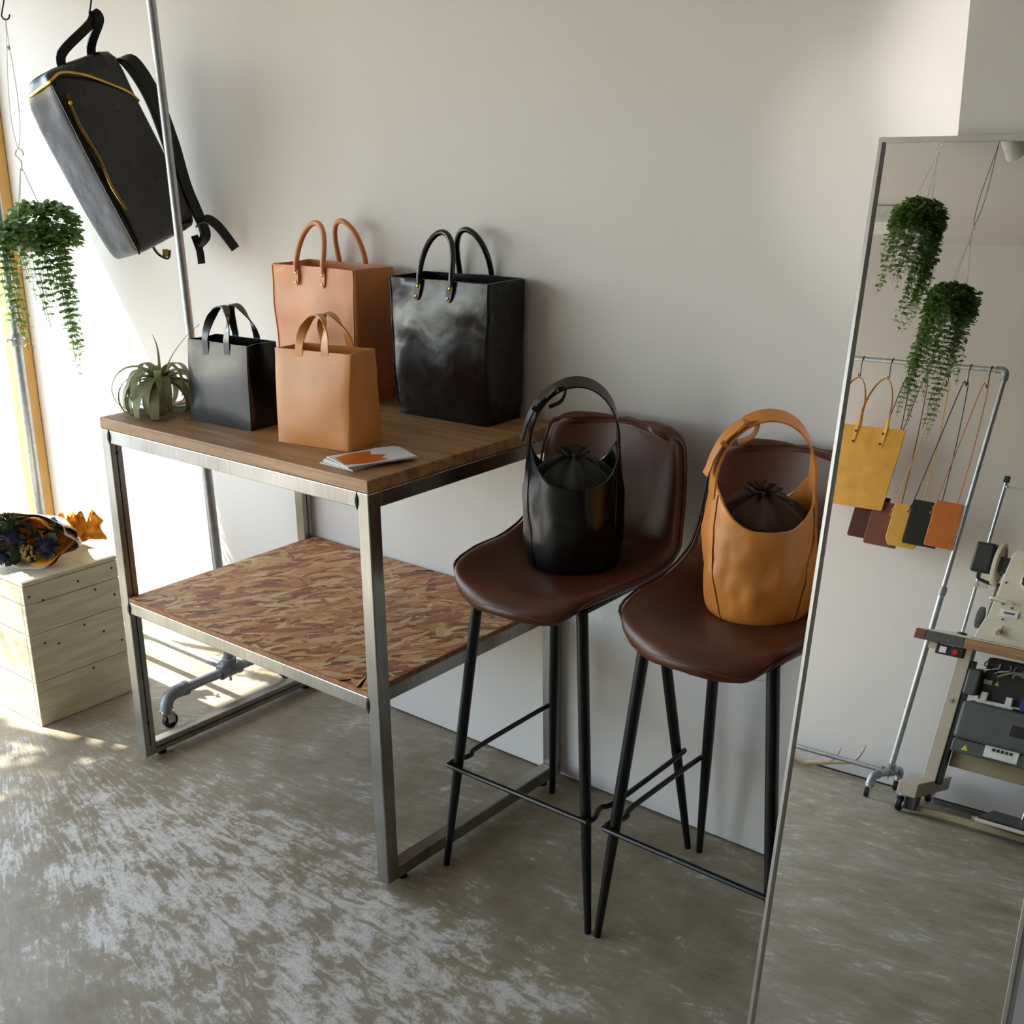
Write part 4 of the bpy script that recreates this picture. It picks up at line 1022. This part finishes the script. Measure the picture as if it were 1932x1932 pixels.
for x0 in (.170, .99):
    part('leg', 'machine_beige')((x0, x0+.055, -.03, .03, .12, tz-.046))
    part('leg_channel', 'machine_dark')((x0+.0555, x0+.075, -.022, .022, .12, tz-.10))
    q = MB(); q.cyl((x0+.024, .030, .485), (x0+.024, .037, .485), .010, 12); q.build('leg_bolt', 'chrome', stn)
    part('foot_beam', 'machine_beige')((x0-.03, x0+.050, -.26, .250, .072, .132))
    part('foot_bracket', 'machine_grey')((x0+.012, x0+.050, .155, .215, .014, .072))
    for y in (.205, -.225):
        q = MB(); q.cyl((x0-.01, y, .072), (x0-.01, y, .064), .020, 14); q.box((x0-.027, y+.008, .046), (.004, .034, .040)); q.box((x0+.007, y+.008, .046), (.004, .034, .040)); cf = q.build('castor_fork', 'chrome', stn)
        q = MB(); q.lathe([(.016, -.011), (.030, -.010), (.032, 0), (.030, .010), (.016, .011)], 22, (x0-.01, y+.014, .0323), (1, 0, 0)); wh = q.build('wheel', 'black_rubber', cf)
        q = MB(); q.lathe([(.018, -.0195), (.018, .0195)], 16, (x0-.01, y+.014, .0323), (1, 0, 0)); q.build('hub', 'frame_silver', wh)
part('floor_bar', 'machine_beam')((.2, 1.05, .150, .185, .012, .036))
part('floor_bar', 'machine_grey')((.2, 1.05, -.16, -.13, .012, .030))
part('cross_beam', 'machine_beam')((.246, .989, -.052, -.024, .205, .325))
part('pedal_rim', 'machine_cream')((.470, .95, .02, .30, .060, .074))
part('pedal_mat', 'machine_dark', bevel=.001)((.480, .94, .03, .29, .074, .081))
q = MB(); q.cyl((.462, .29, .066), (.472, .29, .066), .012, 12); q.build('pedal_pivot', 'frame_silver', stn)
q = MB(); q.cyl((.60, .05, .08), (.63, .02, .44), .006, 10); q.build('pedal_rod', 'chrome', stn)
# control switch under the table
cb = part('switch_box', 'machine_dark')((.135, .245, .215, .262, tz-.090, tz-.048))
part('white_button', 'white_label', cb, .001)((.152, .180, .2625, .268, tz-.082, tz-.056))
q = MB(); q.cyl((.216, .2625, tz-.070), (.216, .270, tz-.070), .012, 16); q.build('red_button', 'red_button', cb)
part('switch_hanger', 'machine_beige', cb, .001)((.10, .134, .20, .25, tz-.075, tz-.047))
# motor hanging under the table
mb_ = part('motor_housing', 'machine_grey', bevel=.014)((.262, .62, -.10, .12, .345, .505))
part('motor_lower_box', 'machine_grey', mb_, .006)((.262, .62, -.09, .10, .285, .343))
part('motor_upper_box', 'machine_grey', mb_, .008)((.245, .298, -.08, .10, .530, .640))
part('motor_bracket', 'machine_dark', mb_, .003)((.30, .66, -.08, .05, .52, .70))
part('rating_plate', 'white_label', mb_, .001)((.395, .530, .1005, .103, .296, .345))
for k in range(5): part('label_mark', 'machine_dark', mb_, 0)((.425+.017*k, .438+.017*k, .1035, .1042, .326, .338))
part('handle_recess', 'machine_dark', mb_, .003)((.475, .60, .1195, .122, .405, .452))
for x in (.315, .415): part('cable_clip', 'white_label', mb_, .002)((x, x+.026, .045, .075, .515, .555))
part('clip_bar', 'white_label', mb_, .002)((.300, .45, .05, .07, .507, .522))
for x, c in ((.475, 'blue_plastic'), (.53, 'blue_plastic')): part('plug', c, mb_, .002)((x, x+.018, .04, .07, .508, .56))
q = MB(); q.add([(.305, .1002, .300), (.331, .1002, .300), (.318, .1002, .323)], [(0, 1, 2)]); q.build('warning_label', 'yellow_label', mb_, smooth=False)
q = MB(); q.add([(.350, .052, .590), (.370, .052, .590), (.360, .052, .608)], [(0, 1, 2)]); q.build('warning_label', 'yellow_label', mb_, smooth=False)
part('white_sticker', 'white_label', mb_, .001)((.306, .340, .051, .053, .588, .606))
q = MB(); q.tube(bez([V((.36, .08, .63)), V((.42, .085, .66)), V((.47, .085, .655)), V((.50, .08, .60)), V((.55, .08, .52))], 6), .0055, 8); q.build('knee_lever', 'frame_silver', mb_)
rw = random.Random(8)
for k in range(9):
    x = .31+.03*k; q = MB(); q.tube(bez([V((x, .03, .70)), V((x+rw.uniform(-.03, .03), .06, .665)), V((x+rw.uniform(-.05, .05), .05, .64)), V((x+rw.uniform(-.03, .05), .03, .60))], 5), .003, 6); q.build('cable', 'pot_white' if k % 3 else 'machine_dark', mb_)
# machine head
hd = thing('sewing_machine', 'cream industrial sewing machine with black motor on the sewing table', 'sewing machine', tuple(FW(0, MD, tz+.0005)), PHI)
hd.scale = (1, 1, 1.18)
q = MB()
def hs(x0, x1, y0, y1, z): return [V((x0, y0, z)), V((x1, y0, z)), V((x1, y1, z)), V((x0, y1, z))]
q.loft([hs(.245, .46, -.05, .155, 0), hs(.245, .46, -.05, .155, .020), hs(.262, .455, -.045, .148, .075), hs(.268, .45, -.04, .142, .080), hs(.285, .45, -.035, .125, .26), hs(.292, .45, -.03, .118, .318), hs(.305, .45, -.022, .108, .335)])
hb_ = q.build('pillar', 'machine_cream', hd, smooth=False, bevel=.008)
q = MB(); q.bb(.45, .86, -.03, .105, .21, .335); q.build('arm', 'machine_cream', hd, smooth=False, bevel=.012)
q = MB(); q.bb(.78, .86, -.028, .10, .085, .21); q.build('needle_head', 'machine_cream', hd, smooth=False, bevel=.008)
q = MB(); q.bb(.235, .88, -.06, .16, .0, .006); q.build('bed_plate', 'machine_cream', hd, smooth=False, bevel=.002)
q = MB(); q.lathe([(.018, -.014), (.076, -.012), (.080, -.004), (.080, .006), (.066, .010), (.060, .002), (.020, .004)], 36, (.234, .045, .275), (1, 0, 0)); wh = q.build('hand_wheel', 'machine_beige', hd)
q = MB(); q.cyl((.235, .045, .275), (.30, .045, .275), .030, 20); q.build('wheel_shaft', 'machine_grey', hd)
for a in (.6, 2.2, 4.0): 
    q = MB(); q.box((.245, .045+.045*cos(a), .275+.045*sin(a)), (.004, .012, .006)); q.build('wheel_slot', 'machine_dark', wh)
q = MB(); q.bb(.130, .212, -.005, .095, .235, .345); q.build('motor', 'machine_dark', hd, smooth=False, bevel=.010)
q = MB(); q.cyl((.21, .045, .275), (.225, .045, .275), .040, 20); q.build('motor_collar', 'black_rubber', hd)
q = MB(); q.tube(bez([V((.16, .05, .236)), V((.165, .05, .215)), V((.20, .05, .205)), V((.24, .04, .20))], 5), .006, 8); q.build('motor_cable', 'machine_dark', hd)
q = MB(); q.bb(.236, .252, -.02, .02, .01, .21); q.build('belt_guard', 'machine_grey', hd, smooth=False, bevel=.004)
q = MB(); q.lathe([(.030, -.012), (.040, -.008), (.040, .008), (.030, .012)], 24, (.222, .06, .075), (1, 0, 0)); q.build('bobbin_winder', 'machine_grey', hd)
# front face details
def fy(z): return .148+(.118-.148)*(z-.075)/(.318-.075)
q = MB(); z = .232; n = 24
q.lathe([(.030, 0), (.032, .002), (.030, .006)], 24, (.385, fy(z)-.002, z), (0, 1, .12)); dl = q.build('dial_ring', 'white_label', hb_)
q = MB(); rg_ = []
for k in range(24): a = 2*pi*k/24; r = .021 if k % 4 < 2 else .024; rg_.append((r*cos(a), r*sin(a)))
q.loft([[V((.385+x, fy(z)+yy, z+y)) for x, y in rg_] for yy in (.003, .020)]); q.build('dial_knob', 'machine_dark', hb_)
q = MB(); q.tube(bez([V((.268, .125, .142)), V((.262, .150, .150)), V((.275, .158, .152)), V((.345, .158, .148)), V((.362, .150, .142))], 5), .0052, 8); q.build('lever_bar', 'machine_cream', hb_)
q = MB(); q.cyl((.335, .142, .045), (.337, .190, .035), .009, 12); q.cyl((.337, .165, .04), (.345, .165, .062), .005, 8); q.build('clamp_lever', 'machine_beam', hb_)
q = MB(); z = .112; q.bb(.310, .385, fy(z)+.000, fy(z)+.003, .096, .122); q.build('name_plate', 'white_label', hb_, smooth=False)
q = MB(); q.bb(.328, .372, fy(z)+.0032, fy(z)+.0038, .106, .113); q.build('plate_marking', 'machine_grey', hb_, smooth=False)
for x, zz in ((.312, .138), (.352, .130), (.300, .215), (.33, .085)):
    q = MB(); q.cyl((x, fy(zz)-.002, zz), (x, fy(zz)+.002, zz), .0035, 8); q.build('screw', 'machine_dark', hb_)
z = .295
for k, (dx, wz) in enumerate(((0, .012), (.014, .012), (.030, .016), (.047, .010))):
    q = MB(); q.bb(.335+dx, .345+dx+(k % 2)*.002, fy(z)+.0005, fy(z)+.0015, z-wz/2, z+wz/2); q.build('yellow_marking', 'yellow_label', hb_, smooth=False)
q = MB(); q.bb(.345, .42, .02, .09, .335, .358); tpb = q.build('top_box', 'machine_beam', hb_, smooth=False, bevel=.006)
q = MB(); q.bb(.365, .400, .0895, .093, .338, .354); q.build('top_opening', 'machine_dark', tpb, smooth=False)
# thread stand
ts = thing('thread_stand', 'grey metal thread stand pole with black cap on the sewing table', 'thread stand', tuple(FW(.139, -3.58, tz+.0005)), PHI)
q = MB(); q.cyl((0, 0, 0), (0, 0, .69), .0075, 12); q.build('pole', 'galvanised', ts)
q = MB(); q.bb(-.011, .011, -.011, .011, .685, .715); q.build('cap', 'black_rubber', ts, smooth=False, bevel=.002)
q = MB(); q.cyl((-.02, 0, .002), (.02, 0, .002), .004, 8); q.lathe([(.022, 0), (.022, .006), (.012, .010)], 16); q.build('base', 'machine_dark', ts)
q = MB(); q.bb(-.008, .045, -.009, .009, .215, .240); q.cyl((.002, .010, .228), (.002, .016, .228), .008, 10); q.build('clamp', 'frame_silver', ts, smooth=False)
q = MB(); q.cyl((.005, 0, .668), (.20, 0, .655), .004, 8); q.sphere((.010, .006, .668), .007, 8, 6); q.build('arm', 'frame_silver', ts)

# ------------------------------------------------------------------ shrub outside the window (out of the picture, dapples the sun)
shb = thing('potted_shrub', 'leafy potted shrub outside the shop window', 'shrub', (-2.78, -.74, -.03))
q = MB(); q.lathe([(.14, 0), (.18, .02), (.20, .34), (.21, .36), (.18, .36), (.17, .30)], 24); q.build('planter', 'cast_fitting', shb)
rs_ = random.Random(12); b = MB()
for k in range(150):
    d = V((rs_.gauss(0, 1), rs_.gauss(0, 1), rs_.gauss(0, 1))).normalized()*rs_.random()**.4
    p = V((d.x*.20, d.y*.26, 2.44+d.z*.38)); leaf_into(b, p, V((rs_.gauss(0, 1), rs_.gauss(0, 1), rs_.gauss(0, .6))), V((rs_.gauss(0, 1), rs_.gauss(0, 1), 1)), rs_.uniform(.026, .048))
fo = b.build('foliage', 'shrub_leaf', shb, sharp=80); fo['kind'] = 'stuff'
q = MB()
for k in range(7):
    a = k*.9; q.tube(bez([V((.03*cos(a), .03*sin(a), .30)), V((.05*cos(a), .06*sin(a), 1.2)), V((.12*cos(a+.3), .16*sin(a+.3), 2.6))], 5), [.012-.009*i/10 for i in range(11)], 6)
q.build('stems', 'backing', shb)
